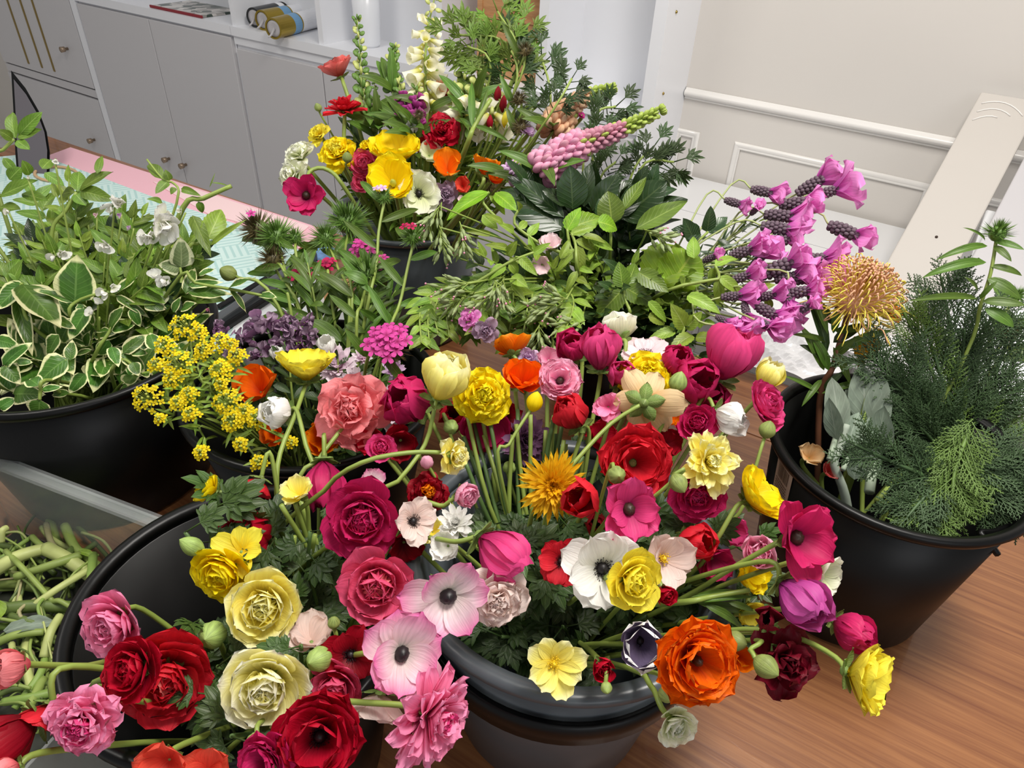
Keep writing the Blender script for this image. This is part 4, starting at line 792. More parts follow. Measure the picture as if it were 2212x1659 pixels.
F('mum', 850, 800, 30, .84, (.2, .2), 'lilac', 'blush florets under the right of the magenta sweet william', 'B2', N=52)
# ---- back bouquet
F('back', 729, 150, 42, 1.20, (-.3, .6, .3), 'coral', 'topmost coral red ranunculus of the back bouquet', 'B5', N=14, via=[(742, 180, 1.19), (752, 210, 1.19), (790, 330, 1.2)])
F('dbl', 744, 233, 44, 1.14, (0, .85), 'red', 'flat scarlet ranunculus below the topmost coral one', 'B5', via=[(744, 262, 1.14), (744, 320, 1.15), (760, 400, 1.16)])
F('carn', 684, 285, 28, 1.14, (-.3, .4), 'ylem', 'small yellow bloom at the upper left of the back bouquet', 'B5', N=20, leafy=1)
F('carn', 726, 322, 44, 1.12, (-.1, .4), 'yel', 'yellow pompon bloom left of the rose one in the back bouquet', 'B5', N=40, pal2='ylem')
F('carn', 640, 327, 38, 1.12, (-.3, .5), 'wgreen', 'upper creamy white bloom at the left of the back bouquet', 'B5', N=26)
F('carn', 624, 376, 38, 1.10, (-.5, .1), 'wgreen', 'lower creamy white bloom at the left of the back bouquet', 'B5', N=26)
F('butter', 662, 422, 48, 1.06, (-.1, -.1), 'mag', 'magenta anemone with a dark centre hanging over the pink paper', 'B5', cen='brown', N=9, via=[(668, 372, 1.09), (710, 368, 1.1), (760, 430, 1.12)])
F('ran', 786, 352, 36, 1.12, (-.1, .1), 'rose', 'rose pink bloom left of the big yellow pair', 'B5')
F('ran', 780, 392, 26, 1.12, (-.1, -.1), 'rose', 'small rose bloom under the rose pink one', 'B5', N=20)
F('back', 858, 328, 60, 1.08, (.05, .55, .6), 'yel', 'big yellow bloom, upper of the yellow pair', 'B5', N=14)
F('back', 848, 392, 56, 1.03, (.05, .2), 'yel', 'big yellow bloom with an open centre, lower of the yellow pair', 'B5', N=12, cen='green')
F('carn', 790, 312, 24, 1.12, (-.3, .5), 'yel', 'yellow petals at the left shoulder of the yellow pair', 'B5', N=14)
F('back', 928, 330, 30, 1.11, (.2, .3), 'wgreen', 'creamy bloom right of the upper big yellow bloom', 'B5')
F('anem', 905, 418, 48, 1.05, (.3, -.1), 'wgreen', 'white double bloom with a dark eye right of the lower yellow one', 'B5', cen='black', N=14)
F('pop', 967, 365, 38, 1.06, (.1, .3), 'orangey', 'orange poppy facing the viewer in the back bouquet', 'B5', N=4)
F('pop', 1047, 365, 34, 1.07, (.2, .7, .2), 'orangey', 'orange poppy standing side-on, right of the open one', 'B5', N=4)
F('pop', 1066, 385, 24, 1.06, (.5, .3), 'orange', 'small orange poppy petals beside the side-on poppy', 'B5', N=4)
F('butter', 961, 200, 28, 1.18, (.1, .3), 'peachpink', 'small peach and pink bloom below the foxglove spire', 'B5', N=12)
F('carn', 955, 277, 40, 1.10, (.1, .1), 'crim', 'crimson carnation above the orange poppies', 'B5', N=34)
F('carn', 962, 418, 34, 1.06, (.1, -.1), 'stock', 'crumpled grey-violet bloom right of the white double', 'B5', N=18)
F('pop', 999, 400, 22, 1.06, (.1, 0), 'coralr', 'red-orange petals under the open orange poppy', 'B5')
F('cup', 905, 295, 20, 1.14, (0, .3), 'white', 'white bell bloom above the big yellow bloom', 'B5', N=6)
F('cup', 915, 320, 22, 1.13, (0, .3), 'coralr', 'orange petals behind the crimson carnation', 'B5', N=6)
F('butter', 997, 432, 10, 1.0, (0, .3), 'pinkpale', 'tiny pale pink bloom at the left above the back bucket rim', 'B5', name='small_blossom', sep=False)
F('butter', 1022, 428, 10, 1.0, (0, .3), 'pinkpale', 'tiny pale pink bloom right of its twin above the back bucket rim', 'B5', name='small_blossom', sep=False)
F('butter', 1131, 100, 13, 1.2, (.1, .3), 'swd', 'tiny magenta bloom in front of the carved wooden box', 'B5', name='small_blossom', sep=False)
F('butter', 1140, 285, 16, 1.1, (.3, .3), 'lilac', 'small lilac sweet william floret near the lupins', 'B5', name='small_blossom', sep=False)
F('butter', 1255, 250, 9, 1.1, (.3, .3), 'sw', 'tiny magenta bloom under the peach lupin', 'B5', name='small_blossom', sep=False)
# ---- middle vines
F('butter', 1190, 532, 30, .92, (0, .5), 'pinkpale', 'pale pink blossom in the middle of the green vines', 'B7', N=12)
F('back', 1170, 572, 24, .92, (-.1, -.2), 'pinkpale', 'pale pink petals under the pale pink blossom', 'B7')
F('carn', 1012, 686, 28, .84, (-.3, .3), 'lav', 'magenta pink floret at the lower left of the vines', 'B7', N=16)
F('carn', 1050, 714, 30, .83, (0, -.2), 'stock', 'mauve florets right of the magenta pink one under the vines', 'B7', N=18)
F('carn', 1140, 775, 30, .80, (.1, 0), 'lilac', 'pale lilac floret right of the orange bloom seen from behind', 'B7', N=18)
# ---- buds
bud(458, 1372, 33, .53, (0, .1), 'round ribbed green bud right of the red double ranunculus', 'B3', via=[(480, 1400, .55), (520, 1440, .6)])
bud(689, 1424, 30, .50, (-.4, .1), 'round ribbed green bud right of the cream-yellow ranunculus', 'B3', via=[(670, 1460, .52)])
bud(721, 1345, 15, .52, (.1, .7, .4), 'small green bud above the dark red black-eyed bloom', 'B3')
bud(550, 1602, 20, .45, (.1, -.1), 'pale green bud under the cream-yellow ranunculus', 'B3')
bud(1310, 1486, 14, .50, (0, -.3), 'tiny ribbed green bud on the grey rim', 'B4')
bud(1655, 1440, 28, .50, (.55, -.3), 'smooth pale green bud between orange and maroon blooms', 'B4', via=[(1620, 1405, .515), (1585, 1385, .55)])
bud(1440, 1500, 20, .49, (.1, -.2), 'green calyx bud under the left of the orange ranunculus', 'B4')
bud(1332, 1026, 22, .58, (.1, 0), 'round grey-green bud in front of the big scarlet double', 'B4')
bud(1466, 1044, 22, .58, (.3, -.6, .5), 'drooping green bud left of the layered magenta ranunculus', 'B4', via=[(1478, 1015, .585), (1410, 1075, .60), (1340, 1120, .64)])
bud(1465, 825, 22, .70, (.2, .8, .3), 'grey-green pointed bud in the upper row', 'B4', via=[(1448, 855, .70), (1430, 920, .70)])
bud(1658, 928, 20, .67, (.1, .7, .4), 'grey-green bud on a thin stem over the bare wood', 'B4', via=[(1645, 965, .67), (1620, 1040, .67), (1560, 1150, .68)])
bud(1155, 868, 20, .69, (.2, .75, .3), 'yellow-tipped green bud beside the orange poppy-like bloom', 'B4', tip='yel', via=[(1140, 895, .69), (1100, 960, .68), (1080, 1020, .68)])
bud(974, 922, 18, .69, (.3, -.2), 'small green bud under the pale yellow cup', 'B4')
bud(922, 998, 16, .66, (-.1, .5), 'pink-tipped green bud on a crossing stem', 'B4', tip='lpink')
bud(1590, 1385, 24, .54, (.6, 0), 'plump green bud right of the orange ranunculus', 'B4')
bud(687, 232, 9, 1.16, (-.2, .6), 'tiny green bud left of the flat scarlet ranunculus', 'B5')
bud(493, 590, 19, .92, (-.5, .3), 'reddish green peony bud above the black tray', 'B2', via=[(515, 600, .92), (600, 660, .9)])
bud(750, 340, 12, 1.10, (.1, .6), 'small green bud right of the yellow pompon bloom', 'B5')
bud(1100, 1010, 16, .72, (.1, .3), 'dull green bud among the upright stems', 'B4')
bud(415, 1180, 22, .56, (-.3, .3, .3), 'pale green folded leaf bud at the left of the golden ranunculus', 'B3', elong=1.5)
# ================================================================== FOLIAGE
UP = V((0, 0, 1))
LP = {'vinca': dict(W=.30, bend=-30, fold=.18, prof='ovate', wav=.12), 'oval': dict(W=.27, bend=-28, fold=.2, prof='ovate', wav=.06), 'lance': dict(W=.12, bend=-45, fold=.3, prof='lance'), 'thin': dict(W=.06, bend=-50, fold=.35, prof='lance'),
      'big': dict(W=.22, bend=-22, fold=.22, prof='lance', wav=.08), 'serr': dict(W=.30, bend=-30, fold=.2, prof='ovate', serr=.05), 'obov': dict(W=.24, bend=-25, fold=.2, prof='obov'), 'round': dict(W=.5, bend=-20, fold=.15, prof='round', serr=.04, wav=.15)}
def lf(root, a, b_, wid, mat, key='oval', nrm=None, var=0, name='leaf'):
    """a leaf from world point a to b_, wid metres across"""
    k = LP[key]; v = b_ - a; L = max(v.length, 1e-4); cam_ = (CAM - a).normalized(); nm = nrm or (cam_ * .8 + UP * .6).normalized()
    m = M.Translation(a - root.location) @ frame(v, nm) @ M.Diagonal((L, wid / (2 * k['W']), L, 1))
    return ob(name, leaf(key, var=var, **k), mat, root, m)
class Crop:
    def __init__(s, ox, oy, k): s.o = (ox, oy, k)
    def __call__(s, x, y, d): return P(s.o[0] + x / s.o[2], s.o[1] + y / s.o[2], d)
def plant(name, label, cat, st, path, sr, lv, mat, key, d, cr, group=None, tgt=None, smat=None, seed=0, dd=.0, tipd=0):
    """path and leaves given in crop pixels; lv = (x0,y0,x1,y1,width[,matkey[,leafkey]])"""
    rg = random.Random(seed); (bc, bz) = BK[st]; p = [cr(x, y, d) for x, y in path]; r = empty(name, p[0], label, cat, group)
    t = V((bc[0] + rg.uniform(-.04, .04), bc[1] + rg.uniform(-.04, .04), bz + .03)) if tgt is None else tgt
    L = crom(p + [p[-1].lerp(t, .4) + UP * .01, t], 18); part('stem', B().tube([q - r.location for q in L], sr, sr * 1.5, 6), smat or MSTEM, r)
    for l in lv:
        x0, y0, x1, y1, w_ = l[:5]; mk = l[5] if len(l) > 5 else mat; lk = l[6] if len(l) > 6 else key
        a = cr(x0, y0, d + rg.uniform(0, dd)); b_ = cr(x1, y1, d + rg.uniform(-.02, .02) + tipd); cam_ = (CAM - a).normalized()
        nm = (cam_ * .75 + UP * .5 + V((rg.uniform(-.4, .4), rg.uniform(-.4, .4), 0))).normalized()
        lf(r, a, b_, w_ / cr.o[2] * d / FOC, ML[mk], lk, nm, rg.randrange(3))
    return r
def sprig(name, label, cat, group, path, n, ln, wd, mat, key, st=None, sr=.0014, seed=0, opp=False, ang=50, t0=.05, t1=.75, smat=None, droop=0, grow=.5, up=1.0, pair=1):
    """leaves strung along a world-space path (tip first)"""
    rg = random.Random(seed * 31 + 7); r = empty(name, path[0], label, cat, group); L = crom(path, 20); N_ = len(L)
    part('stem', B().tube([q - r.location for q in L], sr * .7, sr * 1.5, 6), smat or MSTEM, r)
    for i in range(n):
        t = t0 + (t1 - t0) * i / max(1, n - 1); j = min(N_ - 2, int(t * (N_ - 1))); a = L[j]; tg = (L[max(0, j - 1)] - L[j + 1]).normalized(); cam_ = (CAM - a).normalized()
        nm = (UP * up + cam_ * .8 + V((rg.uniform(-.5, .5), rg.uniform(-.5, .5), rg.uniform(-.3, .3)))).normalized(); sd_ = tg.cross(nm).normalized()
        for s in ((1, -1) if opp else ((1,) if i % 2 else (-1,))):
            an = radians(ang + rg.uniform(-16, 16)) * (0 if i == 0 and not opp else 1); dr = (tg * cos(an) + sd_ * s * sin(an) - UP * droop * rg.uniform(.3, 1)).normalized(); k = (grow + (1 - grow) * min(1, t * 2.2)) * rg.uniform(.8, 1.15)
            lf(r, a, a + dr * ln * k, wd * k, ML[mat] if isinstance(mat, str) else mat, key, (nm + V((rg.uniform(-.3, .3), rg.uniform(-.3, .3), 0))).normalized(), rg.randrange(3))
    return r
def inpoly(x, y, pg):
    c = False; j = len(pg) - 1
    for i in range(len(pg)):
        if (pg[i][1] > y) != (pg[j][1] > y) and x < (pg[j][0] - pg[i][0]) * (y - pg[i][1]) / (pg[j][1] - pg[i][1]) + pg[i][0]: c = not c
        j = i
    return c
def fill(pg, cnt, d0, st, seed, lens, **k):
    rg = random.Random(seed); xs = [p[0] for p in pg]; ys = [p[1] for p in pg]; i = 0; (bc, bz) = BK[st]; g = 0; base = k.pop('label')
    while i < cnt and g < cnt * 60:
        g += 1; x, y = rg.uniform(min(xs), max(xs)), rg.uniform(min(ys), max(ys))
        if not inpoly(x, y, pg): continue
        a = P(x, y, d0(x, y) if callable(d0) else d0); a = a + UP * rg.uniform(-.03, .01); t = V((bc[0] + rg.uniform(-.05, .05), bc[1] + rg.uniform(-.05, .05), bz + .05)); m_ = a.lerp(t, .4) + UP * rg.uniform(.0, .03)
        fx = (x - min(xs)) / (max(xs) - min(xs)); fy = (y - min(ys)) / (max(ys) - min(ys)); sprig(path=[a, m_, t], label=base + ', %s %s' % ('upper' if fy < .5 else 'lower', 'left' if fx < .34 else 'middle' if fx < .67 else 'right'), seed=seed * 100 + i, t1=lens, **k); i += 1
# ------------------------------------------------------------------ left bucket: variegated periwinkle
C1 = Crop(0, 400, 3.318); C0 = Crop(0, 0, 2.962); GV = 'variegated trailing stems in the left black bucket'
def vin(label, path, lv, seed, d=.88, mat='vari', key='vinca'): return plant('periwinkle', label, 'foliage', 'B1', path, .0018, lv, mat, key, d, C1, GV, seed=seed)
vin('variegated stem with one large upright egg-shaped leaf above the others', [(830, 790), (700, 780), (540, 840), (500, 930)], [(540, 840, 560, 495, 270), (530, 840, 235, 735, 80), (820, 785, 1040, 630, 70), (830, 795, 1072, 940, 66), (1030, 850, 1195, 880, 95), (560, 850, 640, 1000, 80)], 1)
vin('variegated stem with a large broad leaf hanging right, at mid left', [(160, 700), (150, 760), (220, 1000)], [(160, 715, 440, 1045, 240), (155, 715, -20, 900, 160), (120, 825, 232, 1235, 110), (165, 705, -30, 760, 70), (180, 1000, 130, 1160, 90)], 2)
vin('variegated stem with short folded leaves right of the broad hanging leaf', [(640, 890), (560, 960), (490, 1060)], [(525, 960, 400, 1150, 170), (625, 885, 505, 1110, 130), (600, 870, 690, 1020, 66), (390, 960, 520, 1010, 90)], 3)
vin('variegated stem with upright pale-edged leaves at the middle of the left bucket', [(870, 860), (790, 1040), (700, 1180)], [(790, 1035, 885, 855, 100), (790, 1035, 980, 985, 120), (780, 1050, 650, 1040, 66), (940, 880, 1010, 1020, 80), (780, 1110, 690, 1235, 100), (660, 1180, 495, 1225, 40)], 4)
vin('variegated stem with a nested young rosette near the rim of the left bucket', [(950, 1290), (880, 1250), (800, 1330)], [(870, 1220, 1070, 1335, 120), (930, 1200, 1070, 1195, 70), (950, 1270, 995, 1370, 90), (885, 1205, 1060, 1060, 110), (1120, 1180, 1060, 1030, 110), (860, 1240, 900, 1340, 80), (800, 1160, 850, 1310, 90)], 5, .84)
vin('variegated stem with a nearly round leaf just above the left bucket rim', [(480, 1250), (440, 1350), (420, 1480)], [(485, 1240, 235, 1445, 230), (420, 1070, 330, 1240, 110), (500, 1255, 520, 1110, 90), (610, 1350, 500, 1490, 100), (500, 1490, 330, 1500, 60)], 6, .83)
vin('variegated stem with pale-edged leaves at the left picture edge', [(60, 1290), (0, 1380), (-60, 1420)], [(30, 1290, 185, 1125, 110), (35, 1290, 130, 1410, 130), (-20, 1110, 120, 1145, 110), (10, 1300, 105, 1490, 130), (100, 1500, 275, 1490, 170), (-10, 1600, 108, 1520, 100), (120, 1270, 235, 1260, 70)], 7, .83)
vin('variegated stem hanging one small leaf over the left bucket rim', [(285, 1540), (290, 1480), (320, 1400)], [(285, 1540, 290, 1680, 190), (300, 1470, 450, 1440, 60), (280, 1440, 180, 1360, 120)], 8, .80)
vin('variegated stem reaching right over the black tray with a folded tip bud', [(1880, 790), (1650, 745), (1400, 700), (1300, 640)], [(1350, 770, 1670, 795, 120), (1350, 720, 1600, 690, 66), (1330, 780, 1405, 560, 90), (1640, 740, 1845, 672, 62), (1650, 750, 1775, 915, 52), (1860, 790, 1985, 800, 72), (1240, 910, 1305, 795, 60), (1430, 650, 1545, 588, 56), (1300, 890, 1420, 850, 80)], 9)
vin('pale variegated stem with a pointed leaf under the white blossoms', [(1290, 590), (1300, 680), (1260, 800)], [(1300, 590, 1290, 370, 170), (1290, 600, 1130, 570, 120), (1180, 760, 1100, 900, 100)], 10, .9, 'varid')
def vd(x, y): return .93 - (y - 560) * .0004
fill([(-20, 560), (330, 600), (420, 640), (370, 760), (300, 800), (120, 850), (-20, 860)], 15, lambda x, y: vd(x, y) + .035, 'B1', 21, .55, name='periwinkle', label='variegated leafy stem crowded low in the left bucket', cat='foliage', group=GV, n=8, ln=.064, wd=.034, mat='vari', key='vinca')
# plain greens above
GL = 'plain green leafy stems in the left black bucket'
plant('hellebore', 'five-fingered green leaf standing up at the far left', 'foliage', 'B1', [(90, 890), (20, 960), (-60, 1050)], .002, [(100, 885, 58, 695, 84), (125, 865, 255, 715, 86), (110, 880, 285, 838, 66), (85, 892, -10, 830, 66), (105, 900, 205, 970, 66)], 'mid', 'big', .95, C0, GL, seed=31)
plant('hellebore', 'four-fingered pale green leaf above the white sweet peas', 'foliage', 'B1', [(490, 1230), (420, 1350), (330, 1500)], .002, [(495, 1225, 505, 1075, 90), (510, 1218, 725, 1098, 96), (512, 1222, 705, 1268, 100), (480, 1230, 375, 1240, 80), (480, 1240, 560, 1330, 80)], 'mid', 'big', .93, C0, GL, seed=32)
plant('hellebore', 'long arching green leaves at the left edge over the twine', 'foliage', 'B1', [(0, 1250), (-50, 1300), (-60, 1500)], .002, [(0, 1255, 280, 1175, 100), (285, 1105, 415, 1200, 70), (60, 1150, 135, 1070, 90), (140, 1240, 320, 1300, 80), (20, 1010, 110, 1110, 60), (270, 1080, 330, 1010, 80), (190, 1120, 150, 1030, 70), (-10, 1330, 150, 1360, 90)], 'mid', 'big', .92, C0, GL, seed=33)
plant('sweet_pea_vine', 'thin vine with round leaves rising over the pink paper', 'foliage', 'B1', [(940, 1020), (1040, 1145), (1120, 1180), (1130, 1300)], .0013, [(1040, 1148, 930, 1010, 78), (1085, 1155, 1055, 1085, 56), (1075, 1160, 1000, 1245, 84), (1040, 1295, 948, 1262, 46), (620, 1110, 655, 988, 48), (1160, 1210, 1270, 1240, 50), (1120, 1200, 1090, 1240, 40), (1270, 1290, 1300, 1370, 50), (1240, 1400, 1200, 1430, 40)], 'mid', 'oval', .92, C0, GL, seed=34)
plant('broken_twig', 'snapped green twig pointing right above the big serrated leaf', 'foliage', 'B1', [(1480, 1190), (1300, 1270), (1170, 1330)], .0028, [(1350, 1170, 1480, 1185, 14), (1340, 1200, 1380, 1100, 8)], 'mid', 'thin', .92, C0, GL, seed=35)
plant('rose_leaf', 'large upright oval serrated leaf right of the white sweet peas', 'foliage', 'B1', [(1330, 1530), (1260, 1560), (1200, 1600)], .002, [(1330, 1530, 1430, 1315, 150, 'light', 'serr'), (1230, 1380, 1350, 1640, 90, 'mid'), (1350, 1570, 1580, 1395, 40, 'light')], 'mid', 'oval', .9, C0, GL, seed=36)
pgL = [(0, 360), (70, 350), (150, 380), (260, 410), (330, 470), (470, 470), (490, 560), (430, 640), (300, 640), (150, 600), (-20, 600)]
LT = lambda x, y: .975 - (y - 400) * .0004
fill(pgL, 34, LT, 'B1', 41, .5, name='leafy_stem', label='plain mid-green leafy stem crowded in the top of the left bucket', cat='foliage', group=GL, n=9, ln=.055, wd=.024, mat='mid', key='oval')
fill(pgL, 12, LT, 'B1', 42, .5, name='leafy_stem', label='lighter green leafy stem crowded in the top of the left bucket', cat='foliage', group=GL, n=9, ln=.042, wd=.017, mat='light', key='oval')
fill(pgL, 9, lambda x, y: .99 - (y - 400) * .0004, 'B1', 43, .6, name='leafy_stem', label='dark glossy leafy stem deep in the left bucket', cat='foliage', group=GL, n=9, ln=.05, wd=.024, mat='dark', key='oval')
fill([(-10, 480), (150, 480), (190, 620), (-10, 640)], 9, .93, 'B1', 44, .5, name='leafy_stem', label='needle-leaved bright green stem at the left edge', cat='foliage', group=GL, n=22, ln=.03, wd=.004, mat='light', key='thin', ang=40)
# white sweet pea blossoms
WPE = PAL['white']; WPG = petal_mat('D8DCB0', 'FAF8F0', .3)
def pea(px, py, rp, d, label, seed, st='B1', n=3, mat=None, grp='white sweet pea blossoms in the left bucket', dirs=None):
    rg = random.Random(seed); c = P(px, py, d); r = empty('sweet_pea', c, label, 'flower', grp); (bc, bz) = BK[st]
    for i in range(n):
        o = RC @ V((rg.uniform(-1, 1), rg.uniform(-.8, .5), rg.uniform(-.2, .4))) * rp * .55 * d / FOC; f = (RC @ V((rg.uniform(-.6, .6), rg.uniform(-.8, .3), .6))).normalized(); R = rp * .95 * d / FOC; Fm = M.Translation(o) @ facing(f, rg.uniform(0, 6))
        for az, g in ((0, 'std'), (pi * .85, 'wing'), (-pi * .85, 'wing'), (pi, 'keel')):
            me = pet('std', .95, .62, 20, 70, .25, .07) if g == 'std' else pet('wing', .75, .34, 40, 95, .5, .04) if g == 'wing' else pet('keel', .5, .2, 60, 120, .6, .02)
            ob('petal', me, mat or (WPE if rg.random() < .6 else WPG), r, Fm @ M.Rotation(az, 4, 'Z') @ M.Scale(R, 4))
        ob('calyx', shared('calyx', lambda: None), MSEP, r, Fm @ M.Scale(R * 1.5, 4))
    t = V((bc[0], bc[1], bz)); stem(r, crom([c - UP * rp * .3 * d / FOC, c.lerp(t, .4) + UP * .02, t], 12), .0012)
for i, (x, y, rp, lab) in enumerate(((365, 485, 44, 'largest cluster of white sweet pea blossoms in the left bucket'), (330, 515, 30, 'white sweet pea blossoms just below left of the largest cluster'), (350, 600, 26, 'white sweet pea blossoms under the pale pointed variegated leaf'),
        (245, 440, 28, 'white sweet pea blossoms nearest the mint paper'), (130, 545, 22, 'white sweet pea blossom on the left, above the upright egg-shaped leaf'), (235, 525, 22, 'white sweet pea blossom between the two lower clusters'), (235, 625, 22, 'white sweet pea right of the upright egg-shaped leaf'),
        (213, 680, 20, 'lowest white sweet pea, among the variegated leaves'), (118, 348, 12, 'lone white bud hanging over the mint paper'), (15, 450, 14, 'small white blossom at the left picture edge'), (60, 385, 10, 'tiny white blossom by the twine'), (210, 655, 18, 'greenish white blossom above the lowest one'), (400, 455, 16, 'white petals at the right of the largest cluster'))):
    pea(x, y, rp, .875, lab, 60 + i, n=5 if rp > 35 else 3 if rp > 20 else 1)
for i, (x, y, lab) in enumerate(((262, 460, 'violet floret behind the white sweet peas'), (288, 490, 'second violet floret, right of the first one'), (208, 465, 'pale pink stock petals left of the white sweet peas'), (445, 665, 'pink blossom glimpsed beside the black tray'), (455, 625, 'pink petal above the black tray'))):
    pea(x, y, 12, .93, lab, 90 + i, n=1, mat=PAL['lilac'] if i < 2 else PAL['pinkpale'] if i == 2 else PAL['lpink'], grp='small coloured florets in the left bucket')
# ------------------------------------------------------------------ mustard sprays
def mustard(px, py, rp, d, label, seed, via, st='B2'):
    rg = random.Random(seed); c = P(px, py, d); r = empty('mustard', c, label, 'flower', 'yellow mustard sprays in the middle left bucket'); R = rp * d / FOC; fb = B(); gb = B(); pb = B(); ff = (RC @ V((0, .35, .95))).normalized(); Fm = facing(ff)
    nfl = max(6, int(rp * .85))
    for i in range(nfl):
        t = i / nfl; a = i * 2.4; rr = R * sqrt(.08 + .92 * t) * rg.uniform(.75, 1.1); z = R * (.9 - 1.2 * t) * rg.uniform(.7, 1.15); p = Fm @ V((rr * cos(a), rr * sin(a), z)); q0 = Fm @ V((0, 0, -R * 1.2))
        gb.tube([q0 * .7, p * .6 + q0 * .1, p], .0004, .0004, 3, False)
        s = .0032; m = M.Translation(p) @ facing((p.normalized() * .6 + (RC @ V((0, .3, 1))) + V((rg.uniform(-.4, .4), rg.uniform(-.4, .4), 0)))) @ M.Rotation(rg.uniform(0, 3), 4, 'Z')
        if t < .22: pb.ball(p, s * .45, n=6, m=4); continue
        for k in range(4):
            mk = m @ M.Rotation(k * pi / 2, 4, 'Z'); fb.add([(0, 0, 0), (s * .55, -s * .42, s * .12), (s * .6, 0, 0), (s * .55, s * .42, s * .12), (s * 1.05, -s * .3, s * .15), (s * 1.15, 0, s * .05), (s * 1.05, s * .3, s * .15)], [(0, 1, 2), (0, 2, 3), (1, 4, 5, 2), (2, 5, 6, 3)], [(.5, 0), (.2, .5), (.5, .5), (.8, .5), (.2, 1), (.5, 1), (.8, 1)], mk)
        fb.ball(m @ V((0, 0, s * .15)), s * .28, n=5, m=3)
    part('florets', fb, PAL['mus4'], r, kind='stuff'); part('pedicels', gb, MSTEM, r, kind='stuff')
    if pb.v: part('green_buds', pb, MGC, r, kind='stuff')
    pts = [c - ff * R] + [P(*v) for v in via]; (bc, bz) = BK[st]; pts.append(V((bc[0] - .03, bc[1], bz))); L = crom(pts, 16); stem(r, L, .0011)
    for i in range(9):
        j = 1 + int(i * 1.1); a = L[min(j, len(L) - 2)]; dr = (V((rg.uniform(-1, 1), rg.uniform(-1, 1), rg.uniform(-.2, .8)))).normalized(); lf(r, a, a + dr * rg.uniform(.012, .03), .0035, ML['light'], 'thin', None, i % 3)
MU = [(400, 706, 34, 'topmost'), (357, 748, 24, 'upper left'), (338, 788, 18, 'mid left'), (388, 790, 34, 'central'), (318, 860, 32, 'leftmost'), (476, 738, 22, 'upper right'), (512, 770, 22, 'rightmost upper'), (478, 800, 26, 'right of centre'), (478, 830, 14, 'small right'), (492, 870, 34, 'lower right large'),
      (505, 910, 26, 'lower'), (556, 905, 22, 'far lower right'), (436, 978, 16, 'hanging lowest'), (560, 1000, 18, 'bottom right over the rim'), (408, 850, 18, 'inner left'), (385, 870, 18, 'inner lower left'), (412, 895, 18, 'lower left inner'), (520, 960, 16, 'lower middle small'), (630, 955, 12, 'small one under the orange poppy'), (440, 760, 22, 'upper middle'), (500, 745, 14, 'small upper right'), (372, 820, 20, 'middle left inner'), (345, 905, 12, 'small lowest left'), (530, 890, 20, 'lower right inner'), (430, 720, 18, 'behind the topmost')]
for i, (x, y, rp, w_) in enumerate(MU): mustard(x, y, rp, .76 - (y - 700) * .00022, 'yellow mustard flower head, %s one of the spray' % w_, 200 + i, [(x * .75 + 460 * .25, y * .7 + 860 * .3 + 8, .76), (x * .4 + 470 * .6, y * .35 + 900 * .65, .76)])
# ------------------------------------------------------------------ dusky purple stocks
def stock(px, py, rp, d, label, seed, st='B2'):
    rg = random.Random(seed); c = P(px, py, d); r = empty('stock_flower', c, label, 'flower', 'dusky purple stocks in the middle left bucket'); R = rp * d / FOC
    for i in range(15):
        f = (RC @ V((rg.uniform(-1, 1), rg.uniform(-.6, 1), rg.uniform(.2, 1)))).normalized(); o = RC @ V((rg.uniform(-.7, .7), rg.uniform(-.6, .6), rg.uniform(-.3, .3))) * R; m = M.Translation(o) @ facing(f, rg.uniform(0, 6)) @ M.Scale(R * rg.uniform(.65, 1.0), 4)
        ob('petal', pet('stk', .95, .55, 40, 60, .3, .12, var=i % 3), PAL['stock'] if i % 3 else PAL['plum'], r, m)
    (bc, bz) = BK[st]; t = V((bc[0], bc[1], bz)); stem(r, crom([c, c.lerp(t, .5), t], 8), .0016, MSTD)
for i, (x, y, rp, lab) in enumerate(((540, 720, 34, 'largest frilly purple stock bloom, left of the dark cluster'), (575, 705, 26, 'purple stock bloom behind the largest one'), (612, 712, 26, 'purple stock bloom in the middle of the dark row'), (655, 712, 30, 'purple stock bloom right of the middle one'), (672, 735, 22, 'rightmost purple stock bloom beside the green stems'), (490, 735, 22, 'left purple stock bloom behind the mustard'), (478, 712, 18, 'topmost left purple stock bloom by the tray'),
        (600, 745, 24, 'dark purple stock bloom above the small white bud'), (640, 750, 22, 'dark purple stock bloom near the white bud top'), (560, 762, 24, 'purple stock bloom under the largest one'), (510, 760, 20, 'low purple stock bloom at the mustard edge'), (560, 812, 14, 'purple stock bloom behind the orange poppy'), (625, 690, 18, 'purple stock bloom at the rim under the long leaf'))):
    stock(x, y, rp, .86, lab, 300 + i)
